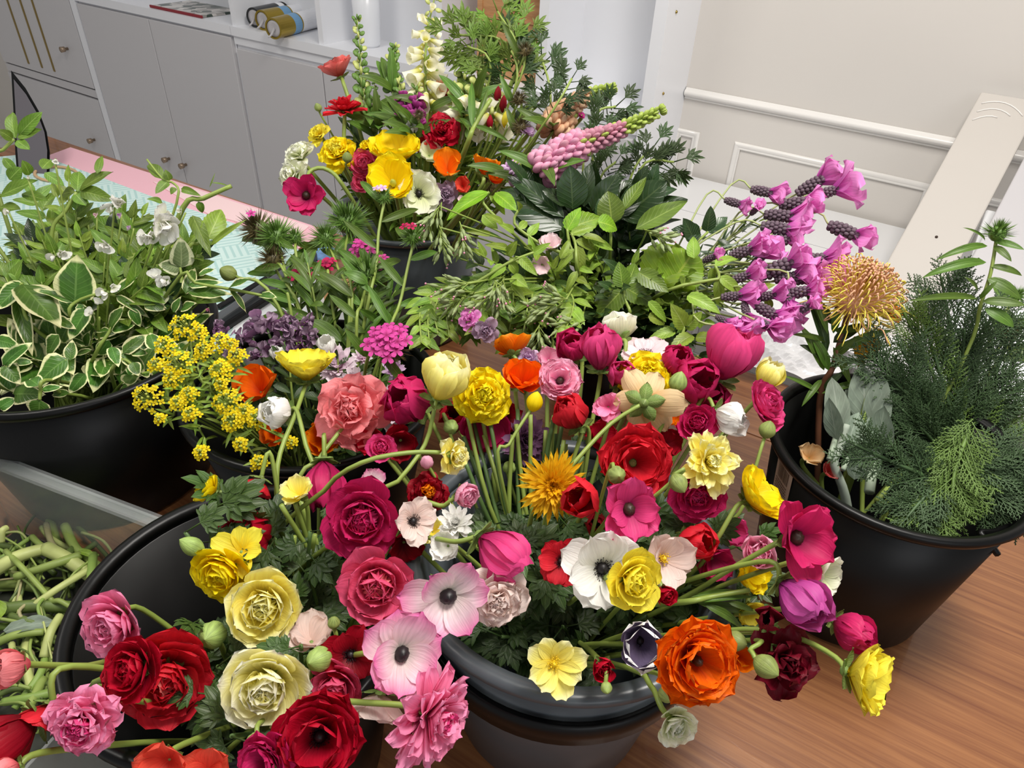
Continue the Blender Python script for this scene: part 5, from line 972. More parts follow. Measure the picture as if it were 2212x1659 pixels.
# ------------------------------------------------------------------ sweet william heads and stems
def swhead(px, py, rp, d, label, seed, via=None, st='B2', red=False, fl=0, flm='sw', tgt=None, nl=6, face=(0, .5, .8), lw=1.0):
    rg = random.Random(seed); c = P(px, py, d); r = empty('sweet_william', c, label, 'flower', 'spiky sweet william heads'); R = rp * d / FOC * (1.3 if fl < 4 else 1.05); f = (RC @ V(face)).normalized(); Fm = facing(f); b = B()
    for i in range(int(190 + rp * 2)):
        a = rg.uniform(0, 2 * pi); e = rg.uniform(-.25, 1) * pi / 2; q = V((cos(a) * cos(e), sin(a) * cos(e), sin(e) * .8)); l = R * rg.uniform(.75, 1.15); o = q * R * .25; sdv = q.cross(V((rg.uniform(-1, 1), rg.uniform(-1, 1), 1))).normalized() * R * .022
        mid = q * l * .6; b.add([o - sdv, o + sdv, mid + sdv * 1.2, mid - sdv * 1.2, q * l + V((0, 0, R * .05))], [(0, 1, 2, 3), (3, 2, 4)], [(.4, 0), (.6, 0), (.6, .6), (.4, .6), (.5, 1)], Fm)
    b.ball((0, 0, 0), R * .45, n=8, m=6, mtx=Fm); part('bracts', b, MSW2 if red else MSW, r, kind='stuff')
    for i in range(fl):
        a = i * 2.4; rr = R * sqrt(i / max(1, fl)) * .9; p = Fm @ V((cos(a) * rr, sin(a) * rr, R * (.95 - .5 * rr / R))); m = M.Translation(p) @ facing((f + p.normalized() * .7 + V((rg.uniform(-.2, .2),) * 3)), rg.uniform(0, 3)); s = .0085 if fl > 3 else .0065
        fb = B()
        for k in range(5):
            mk = m @ M.Rotation(k * 2 * pi / 5, 4, 'Z') @ M.Scale(s, 4); fb.add([(0, -.06, 0), (0, .06, 0), (.6, -.32, .12), (.6, 0, .05), (.6, .32, .12), (.95, -.26, .05), (1.05, 0, .1), (.95, .26, .05)], [(0, 3, 2), (0, 1, 3), (1, 4, 3), (2, 3, 6, 5), (3, 4, 7, 6)], [(.4, 0), (.6, 0), (.1, .6), (.5, .6), (.9, .6), (.1, 1), (.5, 1), (.9, 1)], mk)
        part('floret', fb, PAL[flm], r)
    (bc, bz) = BK[st]; t = tgt or V((bc[0] + rg.uniform(-.02, .04), bc[1] + rg.uniform(0, .04), bz)); pts = [c - f * R * .3] + ([P(*v) for v in via] if via else [c.lerp(t, .4)]) + [t]; L = crom(pts, 16); stem(r, L, .0019)
    for i in range(nl):
        j = 1 + int(i / nl * (len(L) - 4)); a = L[j]; s = 1 if i % 2 else -1; tg = (L[j - 1] - L[j + 1]).normalized(); cam_ = (CAM - a).normalized(); sd_ = tg.cross(cam_).normalized() * s; dr = (tg * .8 + sd_ * .9 - UP * .1).normalized()
        lf(r, a, a + dr * rg.uniform(.04, .07) * lw, .011 * lw, ML['lance'], 'lance', (cam_ + UP * .4 + sd_ * .2).normalized(), i % 3)
    return r
MSW = simple('bract_green', '5E8034', .5, noise=.3, nscale=80); MSW2 = simple('bract_reddish', '5A5030', .5, noise=.35, nscale=60)
swhead(557, 496, 38, .98, 'reddish spiky sweet william head at the left, over the mint paper', 1, [(600, 590, .95), (650, 680, .92)], red=True, fl=1)
swhead(597, 512, 40, .96, 'green spiky sweet william head right of the reddish one', 2, [(625, 620, .93), (655, 690, .92)])
swhead(590, 560, 30, .95, 'small dark spiky sweet william head under the reddish one', 3, [(630, 630, .93)], red=True)
swhead(638, 515, 22, .96, 'small spiky sweet william head between the two large green ones', 33, [(650, 600, .94)])
swhead(750, 480, 44, .98, 'bright green spiky sweet william head in front of the grey back bucket', 4, [(745, 560, .95), (760, 680, .9)])
swhead(704, 515, 32, .96, 'spiky sweet william head left of the bright green one', 5, [(730, 580, .94), (755, 680, .9)])
swhead(792, 592, 46, .93, 'low wide spiky sweet william head among the lance leaves', 6, [(780, 660, .9), (770, 720, .88)])
swhead(830, 425, 20, .94, 'slim tall sweet william stem reaching up to the yellow blooms', 7, [(818, 500, .93), (812, 580, .92), (790, 680, .9)], fl=2, flm='lilac', nl=5)
swhead(893, 512, 26, .92, 'slim sweet william stem with one crimson floret beside the grey bucket', 8, [(880, 580, .91), (862, 660, .9), (830, 740, .88)], fl=2, flm='swd', nl=5)
swhead(656, 600, 22, .93, 'crimson sweet william cluster with white eyes above the white paper', 9, [(680, 660, .92)], fl=6, flm='swd', red=True)
swhead(708, 580, 18, .94, 'small crimson sweet william cluster near the tape roll', 10, [(715, 640, .92)], fl=4, flm='swd')
swhead(786, 545, 26, .96, 'magenta sweet william cluster in front of the grey back bucket', 11, [(775, 640, .92)], fl=8, flm='sw')
swhead(822, 575, 20, .95, 'magenta sweet william florets right of the magenta cluster', 12, [(790, 640, .92)], fl=5, flm='sw')
swhead(842, 752, 48, .78, 'large bright magenta sweet william head at the right of the middle bucket', 13, [(790, 790, .8)], fl=18, flm='sw', red=True, nl=4)
for i, (p, lab) in enumerate(((((560, 683), (648, 690), (850, 600)), 'arched broad green leaf over the purple stocks'), (((740, 745), (665, 690), (0, 0)), 'lance leaf slanting left above the stocks'), (((720, 700), (770, 640), (0, 0)), 'upright lance leaf in the middle bucket'))):
    pass
plant('lily_leaf', 'arched broad green leaf over the purple stocks', 'foliage', 'B2', [(730, 780), (745, 830)], .0018, [(840, 960, 410, 950, 110), (1120, 1120, 870, 930, 110), (1150, 1000, 1290, 1040, 70), (1310, 700, 1150, 600, 90), (1200, 800, 940, 600, 90), (1330, 1280, 1070, 1330, 90), (1360, 1190, 1150, 1180, 50), (900, 770, 720, 560, 60), (990, 860, 880, 840, 60), (1290, 620, 1230, 480, 50), (1430, 900, 1500, 1050, 60), (1490, 900, 1400, 1040, 60)], 'lance', 'lance', .9, Crop(400, 400, 3.318), 'broad lance leaves in the middle left bucket', seed=51)
fill([(600, 560), (720, 520), (860, 560), (880, 700), (700, 700)], 13, .92, 'B2', 52, .7, name='lance_leaf_stem', label='lance-leaved green stem standing in the middle left bucket', cat='foliage', group='lance-leaved stems in the middle left bucket', n=10, ln=.062, wd=.011, mat='lance', key='lance', ang=35)
fill([(480, 800), (640, 740), (860, 800), (900, 860), (800, 960), (560, 980)], 22, .83, 'B2', 53, .6, name='dark_leaf_stem', label='short dark leafy stem low in the middle left bucket', cat='foliage', group='dark leafy stems in the middle left bucket', n=9, ln=.03, wd=.012, mat='blue', key='obov')
# ------------------------------------------------------------------ ranunculus foliage in the two front buckets
def parsley(px, py, d, s, st, label, seed, n=3, grp=None, mat='pars', box=None):
    if box: label += ', %s %s' % ('upper' if py < (box[1] + box[3]) / 2 else 'lower', 'left' if px < box[0] + (box[2] - box[0]) / 3 else 'middle' if px < box[0] + (box[2] - box[0]) * 2 / 3 else 'right')
    rg = random.Random(seed); c = P(px, py, d); r = empty('ranunculus_leaf', c, label, 'foliage', grp); (bc, bz) = BK[st]; t = V((bc[0] + rg.uniform(-.03, .03), bc[1] + rg.uniform(-.03, .03), bz)); L = crom([c, c.lerp(t, .4) + UP * .01, t], 10); stem(r, L, .0016, MSTD)
    for i in range(n):
        a = L[i]; v = V((rg.uniform(-1, 1), rg.uniform(-1, 1), rg.uniform(0, .7))).normalized(); cam_ = (CAM - a).normalized(); v = (v - cam_ * v.dot(cam_) * .7).normalized()
        ob('leaf', lobed('p%d' % (i % 3), 5, 55 + 12 * (i % 3)), ML[mat], r, M.Translation(a - c) @ frame(v, (cam_ + UP * .5 + V((rg.uniform(-.4, .4), rg.uniform(-.4, .4), 0))).normalized()) @ M.Scale(s * rg.uniform(.75, 1.15), 4))
for i, (x, y, d, s, st, lab) in enumerate(((440, 1110, .585, .055, 'B3', 'divided green leaf spreading over the black rim at the upper left'), (400, 1150, .57, .05, 'B3', 'long divided leaf reaching left into the empty black bucket'), (430, 1340, .54, .035, 'B3', 'small dark divided leaf above the round ribbed bud'), (470, 1440, .52, .04, 'B3', 'divided leaf between the red and cream ranunculus'), (455, 1500, .51, .045, 'B3', 'bright divided leaf left of the cream ranunculus'), (435, 1560, .50, .045, 'B3', 'dark divided leaf under the red ranunculus'), (650, 1395, .51, .035, 'B3', 'toothed dark leaf right of the cream ranunculus'), (500, 1590, .47, .045, 'B3', 'divided leaf at the bottom near the pale bud'), (700, 1080, .66, .035, 'B3', 'leaf left of the big magenta ranunculus'))):
    parsley(x, y, d, s, st, lab, 400 + i, grp='divided ranunculus leaves in the front black bucket')
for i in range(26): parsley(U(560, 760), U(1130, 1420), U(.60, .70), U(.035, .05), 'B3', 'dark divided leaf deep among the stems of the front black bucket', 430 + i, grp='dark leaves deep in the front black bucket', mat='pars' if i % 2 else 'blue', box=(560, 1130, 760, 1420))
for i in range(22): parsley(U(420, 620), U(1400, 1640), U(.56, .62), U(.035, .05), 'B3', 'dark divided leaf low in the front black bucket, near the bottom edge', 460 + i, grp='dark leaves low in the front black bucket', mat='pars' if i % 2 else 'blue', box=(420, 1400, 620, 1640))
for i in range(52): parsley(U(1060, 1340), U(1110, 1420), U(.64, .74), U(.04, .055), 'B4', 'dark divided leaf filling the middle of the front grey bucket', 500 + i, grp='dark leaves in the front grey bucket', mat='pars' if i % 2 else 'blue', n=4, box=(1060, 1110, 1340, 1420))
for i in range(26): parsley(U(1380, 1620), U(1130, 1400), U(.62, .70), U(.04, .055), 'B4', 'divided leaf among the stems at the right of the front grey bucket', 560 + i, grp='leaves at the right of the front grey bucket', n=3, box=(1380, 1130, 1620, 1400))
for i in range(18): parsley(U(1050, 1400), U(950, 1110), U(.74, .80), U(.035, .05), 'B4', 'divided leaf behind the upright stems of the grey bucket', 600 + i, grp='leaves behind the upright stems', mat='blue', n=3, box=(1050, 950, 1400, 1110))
plant('strap_leaf', 'fan of narrow green leaves pointing right under the purple-pink cup', 'foliage', 'B4', [(330, 760), (100, 800), (-60, 830)], .002, [(-20, 800, 370, 740, 30), (-20, 830, 380, 790, 34), (20, 840, 410, 890, 60), (60, 850, 345, 970, 60), (200, 830, 380, 880, 40)], 'lance', 'lance', .585, Crop(1500, 1000, 2.764), 'narrow leaves at the right of the front grey bucket', seed=71)
GS = 'bare green stems standing in the front grey bucket'
for i in range(26):
    x = U(1000, 1240); c = P(x + U(-30, 40), U(880, 1000), U(.70, .76)); r = empty('flower_cutting', c, 'bare green stem standing upright in the back of the front grey bucket', 'stem', GS)
    stem(r, crom([c, P(x * .6 + 460, 1150, .72), V((BK['B4'][0][0] + U(-.03, .03), BK['B4'][0][1] + U(-.02, .04), .8))], 10), .0022, MSTEM if i % 2 else MSTD)
for i in range(22):
    c = P(U(600, 780), U(1080, 1400), U(.60, .66)); r = empty('flower_cutting', c, 'bare green stem crossing the middle of the front black bucket', 'stem', 'bare green stems crossing in the front black bucket')
    stem(r, crom([c, P(U(620, 700), U(1240, 1320), .66), V((BK['B3'][0][0] + U(-.03, .03), BK['B3'][0][1] + U(-.03, .03), .8))], 10), .0022, MSTEM if i % 2 else MSTD)
# ================================================================== BACK BOUQUET SPIRES, MIDDLE VINES, LAVENDER, RIGHT BUCKET
def spire(name, label, pts, rb, rt, n, st, fm, fn, seed, leafm='lance', nl=6, grp='flower spires in the back bouquet', sr=.0022, smat=None):
    """pts tip first"""
    rg = random.Random(seed); r = empty(name, pts[0], label, 'flower', grp); (bc, bz) = BK[st]; t = V((bc[0] + rg.uniform(-.03, .03), bc[1] + rg.uniform(-.03, .03), bz)); L = crom(pts, 24); L2 = crom([L[-1], L[-1].lerp(t, .5) + UP * .01, t], 8)
    part('stem', B().tube([q - pts[0] for q in L + L2[1:]], sr * .35, sr * 1.2, 7), smat or MSTEM, r); N_ = len(L)
    for i in range(n):
        u = i / n; j = min(N_ - 2, max(1, int(u * (N_ - 1)))); a = L[j].lerp(L[j + 1], (u * (N_ - 1)) % 1 if j > 1 else 0); tg = (L[j - 1] - L[j + 1]).normalized(); x = tg.orthogonal().normalized(); y = tg.cross(x); az = i * 2.39996; out = x * cos(az) + y * sin(az)
        fn(r, a - pts[0], tg, out, rt + (rb - rt) * u, u, i, rg)
    for i in range(nl):
        j = min(len(L2) - 2, int(i / nl * 4)); a = (L + L2)[N_ - 2 + j]; v = V((rg.uniform(-1, 1), rg.uniform(-1, .4), .5)).normalized(); lf(r, a, a + v * .07, .016, ML[leafm], 'lance', None, i % 3)
    return r
def podmesh():
    b = B(); b.ball((.5, 0, 0), .5, .2, .36, 8, 6); return b.mesh('floret')
def lupf(mats):
    def fn(r, a, tg, out, s, u, i, rg):
        k = 0 if u < .3 else 1 if u < .62 else 2; d_ = (out * (.75 + .25 * u) + tg * (1.2 - 1.3 * u)).normalized(); m = M.Translation(a + out * s * .25) @ frame(d_, tg) @ M.Scale(s * (1 if k < 2 else 1.25), 4)
        ob('floret', shared('pod', podmesh), mats[k if rg.random() > .15 else max(0, k - 1)], r, m)
        if k == 2: ob('floret', shared('pod', podmesh), mats[2], r, m @ M.Translation((.15, 0, .3)) @ M.Rotation(-.7, 4, 'Y') @ M.Scale(.75, 4))
    return fn
gml = simple('lupin_green', '9CB04C', .5, noise=.15, nscale=60)
LU1 = [gml, petal_mat('C88098', 'D8A0B0', .2), petal_mat('D080A8', 'EEB0C8', .2)]; LU2 = [gml, petal_mat('D8A888', 'EAC8A4', .2), petal_mat('D89878', 'F2C49C', .2)]
spire('lupin', 'long pink lupin spire with a green tip pointing right, lower of the two', [P(1434, 236, 1.0), P(1330, 285, 1.0), P(1240, 320, 1.0), P(1170, 370, 1.01)], .022, .0085, 200, 'B5', None, lupf(LU1), 1, nl=4)
spire('lupin', 'peach lupin spire with a green tip pointing right, upper of the two', [P(1326, 190, 1.1), P(1260, 212, 1.1), P(1215, 250, 1.1), P(1195, 285, 1.1)], .022, .009, 130, 'B5', None, lupf(LU2), 2, nl=3)
spire('lupin', 'short green lupin tip beside the orange poppies', [P(1148, 342, 1.02), P(1125, 360, 1.03), P(1100, 378, 1.04)], .013, .008, 60, 'B5', None, lupf([gml, gml, PAL['lilac']]), 3, nl=2)
def foxf(mats, green=.35):
    def bell():
        b = B(); vs = []; us = []; n = 9; pr = [(0, .12), (.25, .2), (.6, .27), (.9, .34), (1, .40)]
        for i, (z, rr) in enumerate(pr):
            for j in range(n): q = 2 * pi * j / n; vs.append((z, rr * cos(q), rr * sin(q))); us.append((j / n, z))
        b.add(vs, [(i * n + j, i * n + (j + 1) % n, (i + 1) * n + (j + 1) % n, (i + 1) * n + j) for i in range(4) for j in range(n)], us); b.ball((0, 0, 0), .13, n=n, m=4); return b.mesh('bell')
    def fn(r, a, tg, out, s, u, i, rg):
        d_ = (out - UP * (.1 + 1.0 * u) + tg * .3 * (1 - u)).normalized(); m = M.Translation(a + out * s * .3) @ frame(d_, tg)
        if u < green: ob('bud', shared('pod', podmesh), mats[0], r, m @ M.Scale(s * .7, 4))
        else: ob('bell', shared('bell', bell), mats[1], r, m @ M.Scale(s * (.7 + .5 * u), 4))
        if i % 3 == 0: lf(r, a + r.location, a + r.location + (out + tg * .2).normalized() * s * .9, s * .25, ML['light'], 'thin', None, 0)
    return fn
gb_ = simple('bud_pale_green', 'B8C070', .5); 
spire('foxglove', 'tall foxglove spire with cream bells, reaching the top edge', [P(945, -30, 1.22), P(925, 60, 1.20), P(918, 150, 1.18), P(925, 240, 1.16)], .034, .013, 56, 'B5', None, foxf([gb_, PAL['fox']], .22), 4, nl=4, sr=.003)
def snapf(mats, k0):
    def fn(r, a, tg, out, s, u, i, rg):
        d_ = (out * .8 + tg * .9).normalized(); m = M.Translation(a + out * s * .2) @ frame(d_, tg)
        if u < k0: ob('bud', shared('pod', podmesh), gb_ if i % 3 == 0 else MSW, r, m @ M.Scale(s * .75, 4))
        else:
            for q in range(3): ob('petal', pet('snp', .9, .5, 30, 80, .4, .08, var=q), mats, r, m @ M.Rotation(pi / 2, 4, 'Y') @ M.Rotation(q * 2.1, 4, 'Z') @ M.Scale(s * .8, 4))
    return fn
spire('snapdragon', 'green budded spire right of the topmost coral ranunculus', [P(771, 38, 1.2), P(778, 110, 1.19), P(782, 190, 1.18), P(800, 260, 1.17)], .026, .011, 64, 'B5', None, snapf(PAL['snap'], 1), 5)
spire('snapdragon', 'shorter green budded spire between the coral bloom and the foxglove', [P(852, 102, 1.19), P(845, 150, 1.18), P(850, 200, 1.17)], .026, .012, 46, 'B5', None, snapf(PAL['snap'], 1), 6)
spire('snapdragon', 'purple snapdragon with open florets left of the foxglove', [P(858, 170, 1.17), P(872, 220, 1.15), P(880, 270, 1.14)], .028, .012, 30, 'B5', None, snapf(PAL['snap'], .45), 7)
spire('snapdragon', 'second purple snapdragon, just below the foxglove bells', [P(900, 190, 1.16), P(898, 235, 1.14), P(890, 280, 1.13)], .028, .014, 24, 'B5', None, snapf(PAL['snap'], .3), 8)
spire('snapdragon', 'dusky pink budded stem behind the scarlet flat ranunculus', [P(808, 178, 1.18), P(815, 230, 1.17), P(820, 280, 1.16)], .016, .007, 24, 'B5', None, snapf(PAL['pinkpale'], .5), 9)
spire('snapdragon', 'white snapdragon florets above the big yellow pair', [P(888, 265, 1.12), P(895, 300, 1.12)], .02, .014, 10, 'B5', None, snapf(PAL['white'], 0), 10)
for i, (x0, y0, x1, y1, lab) in enumerate(((1000, 130, 1010, 230, 'cream budded spire left of the carved box'), (1035, 120, 1030, 220, 'cream budded spire in front of the carved box'), (1070, 170, 1060, 260, 'cream budded spire low in the back bouquet centre'), (985, 180, 1000, 260, 'pale budded spire beside the peach and pink bloom'))):
    spire('larkspur_bud_spire', lab, [P(x0, y0, 1.15), P((x0 + x1) / 2, (y0 + y1) / 2, 1.14), P(x1, y1, 1.13)], .03, .014, 34, 'B5', None, foxf([gb_, PAL['fox']], .8), 20 + i, nl=2)
def feather(name, label, px, py, px1, py1, d, seed, st='B5', n=11, s=.055, mat='mid', grp='feathery leaves in the back bouquet', spd=55):
    rg = random.Random(seed); a, b_ = P(px, py, d), P(px1, py1, d); r = empty(name, a, label, 'foliage', grp); (bc, bz) = BK[st]; t = V((bc[0] + rg.uniform(-.03, .03), bc[1] + rg.uniform(-.03, .03), bz)); L = crom([a, b_, b_.lerp(t, .5), t], 16); stem(r, L, .0018)
    for i in range(n):
        p = a.lerp(b_, i / n); tg = (a - b_).normalized(); cam_ = (CAM - p).normalized(); sd_ = tg.cross(cam_).normalized() * (1 if i % 2 else -1); v = tg if i == 0 else (tg * .7 + sd_ * rg.uniform(.5, 1.1) + cam_ * rg.uniform(-.3, .3)).normalized()
        ob('leaf', lobed('f', 4, 36, 1, .085), ML[mat], r, M.Translation(p - a) @ frame(v, (cam_ + UP * .3 + V((rg.uniform(-.5, .5),) * 3)).normalized()) @ M.Scale(s * rg.uniform(.8, 1.2), 4))
for i, (x, y, x1, y1, m, lab) in enumerate(((1075, 25, 1115, 150, 'mid', 'tall feathery leaf stem in front of the carved box'), (985, 75, 1100, 120, 'mid', 'feathery leaf stem arching left above the larkspur'), (1130, 70, 1120, 180, 'mid', 'feathery leaves right of the tall feathery stem'), (1235, 170, 1180, 260, 'blue', 'feathery leaf stem left of the peach lupin'), (1170, 125, 1180, 260, 'blue', 'feathery leaf stem against the white divider'), (1330, 230, 1280, 275, 'blue', 'dark feathery leaf between the two lupins'),
        (1455, 350, 1380, 370, 'blue', 'feathery leaf tip in front of the white end panel'), (1410, 320, 1360, 390, 'blue', 'feathery leaf below the pink lupin tip'), (1330, 350, 1290, 410, 'blue', 'feathery leaf under the pink lupin'), (1300, 290, 1260, 350, 'blue', 'feathery leaf behind the pink lupin'), (1010, 100, 1060, 160, 'mid', 'feathery leaf in front of the dark bay'), (1100, 100, 1110, 200, 'blue', 'dark feathery leaf behind the tall feathery stem'))):
    feather('feathery_stem', lab, x, y, x1, y1, 1.12 if x < 1200 else 1.06, 30 + i, st='B5' if x < 1290 else 'B7', mat=m, s=.058 if x < 1200 else .048)
pgB = [(760, 250), (840, 210), (960, 230), (1050, 200), (1150, 180), (1200, 260), (1160, 330), (1120, 400), (1000, 440), (880, 460), (720, 440), (700, 330)]
GB = 'green stems filling the back bouquet'
fill(pgB, 30, 1.18, 'B5', 61, .6, name='leafy_stem', label='mid-green leafy stem filling the back bouquet', cat='foliage', group=GB, n=10, ln=.05, wd=.01, mat='mid', key='lance', ang=35)
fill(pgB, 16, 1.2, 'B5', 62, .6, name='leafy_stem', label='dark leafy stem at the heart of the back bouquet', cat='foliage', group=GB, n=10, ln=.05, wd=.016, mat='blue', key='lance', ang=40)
fill([(960, 240), (1140, 200), (1160, 300), (1000, 320)], 12, 1.14, 'B5', 63, .5, name='leafy_stem', label='light green thin-leaved stem right of the foxglove', cat='foliage', group=GB, n=12, ln=.045, wd=.006, mat='light', key='thin', ang=30)
plant('leafy_stem', 'forked stem with long narrow leaves right of the crimson carnation', 'foliage', 'B5', [(200, 710), (80, 910), (40, 1010)], .0032, [(70, 920, 60, 560, 55), (80, 920, 190, 610, 40), (80, 900, 330, 980, 40), (40, 1000, 20, 880, 40), (75, 920, -90, 800, 40)], 'lance', 'lance', 1.08, Crop(1000, 0, 3.318), 'narrow-leaved stems in the back bouquet', seed=64)
for i, (x, y, rp, lab) in enumerate(((1075, 205, 9, 'slim dark red bud on the right of the back bouquet'), (1087, 225, 9, 'dark red bud below the slim one'), (1092, 258, 9, 'yellow-tinged bud under the dark red ones'), (1058, 265, 8, 'slim red bud left of the yellow-tinged one'))):
    bud(x, y, rp, 1.12, (.1, .8, .3), lab, 'B5', tip='ylem' if i == 2 else 'dred', elong=1.9)
for i, (x, y, rp, lab) in enumerate(((1125, 275, 22, 'dark spiky sweet william head under the peach lupin'), (1060, 400, 26, 'reddish spiky sweet william head below the side-on orange poppy'), (1120, 215, 20, 'dark spiky sweet william head above the dark red buds'), (905, 250, 14, 'dark spiky head behind the purple snapdragon'), (1135, 110, 18, 'dark spiky head in front of the carved box'))):
    swhead(x, y, rp, 1.1, lab, 40 + i, st='B5', red=True, nl=2)
# ---- middle leaf mass
C2 = Crop(900, 350, 3.318); C3 = Crop(1400, 350, 3.318); GM = 'large dark leaves at the back of the middle greenery'
def pl(label, path, lv, mat, key, d, cr, seed, name='leafy_stem', grp=None): return plant(name, label, 'foliage', 'B7', path, .0018, lv, mat, key, d, cr, grp, seed=seed)
pl('rosette of very large dark glossy leaves in front of the white bench', [(1080, 480), (1100, 600), (1150, 800)], [(1060, 480, 600, 205, 280), (1060, 400, 640, 60, 150), (1120, 340, 1090, 20, 230), (1200, 320, 1245, 0, 140), (1260, 350, 1450, 80, 170), (1390, 450, 1372, 205, 230), (1450, 400, 1660, 130, 150), (1470, 410, 1800, 150, 280), (1560, 490, 1950, 308, 190), (700, 370, 990, 510, 160), (1080, 300, 900, 200, 120)], 'dark', 'big', .98, C2, 80, 'hellebore', GM)
pl('upright mid-green pointed leaf between the dark glossy ones', [(1390, 450), (1390, 600)], [(1400, 445, 1370, 205, 200, 'cherry'), (1480, 350, 1655, 135, 110, 'cherry'), (1570, 480, 1945, 305, 150, 'mid')], 'cherry', 'big', .95, C2, 81, 'hellebore', GM)
pl('broad lime green leaf in front of the dark glossy rosette', [(1080, 480), (1100, 600), (1200, 800)], [(1075, 480, 1320, 405, 190), (1300, 430, 1460, 470, 150), (1080, 490, 1180, 330, 120)], 'lime', 'serr', .93, C2, 82, 'leafy_stem', GM)
pl('drooping lime leaf pair arching over the back grey bucket rim', [(520, 215), (480, 300), (700, 520)], [(525, 212, 195, 388, 120), (560, 222, 718, 352, 120), (520, 240, 650, 380, 60)], 'lime', 'big', .95, C2, 83)
pl('long jasmine shoot with paired small leaves crossing the middle', [(740, 330), (700, 440), (860, 570), (1100, 700)], [(740, 345, 735, 290, 50), (740, 480, 800, 405, 60), (805, 530, 880, 440, 74), (650, 670, 725, 560, 76), (620, 440, 480, 380, 60), (540, 520, 340, 500, 44), (700, 500, 590, 440, 60), (660, 620, 480, 600, 60), (470, 380, 580, 480, 90)], 'light', 'oval', .92, C2, 84)
pl('jasmine leaf fan hanging in the centre right of the vines', [(1110, 510), (1140, 600), (1150, 760)], [(1140, 560, 1310, 645, 80), (1150, 600, 1190, 825, 96), (1140, 620, 985, 800, 66), (1100, 520, 1295, 452, 66), (1190, 530, 1370, 560, 66), (1250, 560, 1420, 632, 66), (1030, 695, 1105, 540, 60), (1150, 780, 1060, 945, 60), (1170, 760, 1265, 795, 50), (1150, 830, 1230, 880, 60)], 'light', 'oval', .90, C2, 85)
pl('jasmine shoot running left with drooping leaf pairs', [(860, 640), (660, 720), (430, 860), (300, 900)], [(740, 680, 872, 820, 76), (830, 660, 965, 580, 60), (660, 720, 745, 810, 90), (680, 820, 795, 895, 90), (640, 745, 495, 835, 110), (680, 880, 790, 1020, 50), (560, 900, 490, 1010, 140, 'mid', 'serr'), (520, 900, 380, 950, 110, 'mid', 'serr')], 'light', 'oval', .89, C2, 86)
pl('cherry-like serrated leaves around a hub right of the vines', [(1480, 905), (1500, 1000), (1520, 1100)], [(1480, 900, 1450, 715, 130), (1500, 890, 1590, 700, 130), (1470, 920, 1285, 1120, 170), (1500, 905, 1695, 1020, 150), (1590, 790, 1805, 940, 150), (1430, 880, 1320, 870, 70)], 'cherry', 'serr', .88, C2, 87)
pl('large round lime green leaf left of the lavender', [(1660, 800), (1600, 900), (1560, 1000)], [(1690, 900, 1850, 590, 330, 'lime', 'round'), (1800, 900, 1990, 640, 330, 'lime', 'round')], 'lime', 'round', .90, C2, 88, 'geranium_leaf')
pl('cluster of light green pointed leaves below the lavender', [(260, 1180), (240, 1240), (150, 1350)], [(265, 1190, 165, 1015, 130), (270, 1195, 390, 1070, 100), (195, 1210, -10, 1275, 90), (315, 1240, 145, 1350, 110), (340, 1260, 510, 1260, 90), (0, 1110, 150, 1150, 100), (280, 960, 530, 1065, 110), (0, 1000, 140, 1150, 80), (590, 1290, 710, 1258, 54), (570, 1300, 655, 1385, 64), (520, 1330, 480, 1240, 60)], 'light', 'serr', .86, C3, 89)
pl('bright oval leaves on a thin arching stem in front of the lavender', [(480, 740), (510, 830), (430, 850), (140, 920)], [(510, 820, 680, 948, 90), (500, 830, 520, 1080, 80), (330, 690, 320, 525, 100), (480, 745, 660, 655, 90), (760, 930, 910, 865, 66), (850, 980, 890, 1060, 60), (450, 760, 440, 900, 90)], 'light', 'oval', .88, C3, 90)
pl('dark oval twin leaves at the root of the lavender', [(430, 500), (300, 620), (200, 700)], [(420, 500, 440, 310, 120), (440, 510, 570, 385, 120), (380, 520, 180, 470, 130), (330, 560, 240, 400, 130), (500, 560, 620, 640, 60)], 'dark', 'oval', .95, C3, 91)
pgM = [(1000, 520), (1100, 500), (1250, 480), (1400, 490), (1520, 520), (1560, 640), (1560, 720), (1420, 740), (1250, 700), (1150, 720), (1050, 700), (950, 680), (920, 620)]
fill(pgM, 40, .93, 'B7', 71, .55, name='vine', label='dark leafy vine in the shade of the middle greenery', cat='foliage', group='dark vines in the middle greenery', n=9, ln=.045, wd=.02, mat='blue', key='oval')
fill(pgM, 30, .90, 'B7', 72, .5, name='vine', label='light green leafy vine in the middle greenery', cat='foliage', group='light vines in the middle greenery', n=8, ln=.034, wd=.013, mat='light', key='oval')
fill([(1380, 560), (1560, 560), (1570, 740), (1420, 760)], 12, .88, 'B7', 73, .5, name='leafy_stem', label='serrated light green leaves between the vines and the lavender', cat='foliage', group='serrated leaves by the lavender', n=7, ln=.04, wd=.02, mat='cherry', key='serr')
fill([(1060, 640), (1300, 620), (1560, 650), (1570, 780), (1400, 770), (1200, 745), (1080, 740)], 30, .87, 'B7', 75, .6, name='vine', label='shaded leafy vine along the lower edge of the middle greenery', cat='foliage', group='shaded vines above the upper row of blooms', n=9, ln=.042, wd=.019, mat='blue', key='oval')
fill([(1110, 390), (1420, 390), (1500, 500), (1300, 560), (1090, 520)], 13, 1.0, 'B7', 76, .5, name='hellebore', label='dark broad-leaved stem at the back of the middle greenery', cat='foliage', group=GM, n=7, ln=.075, wd=.032, mat='dark', key='big')
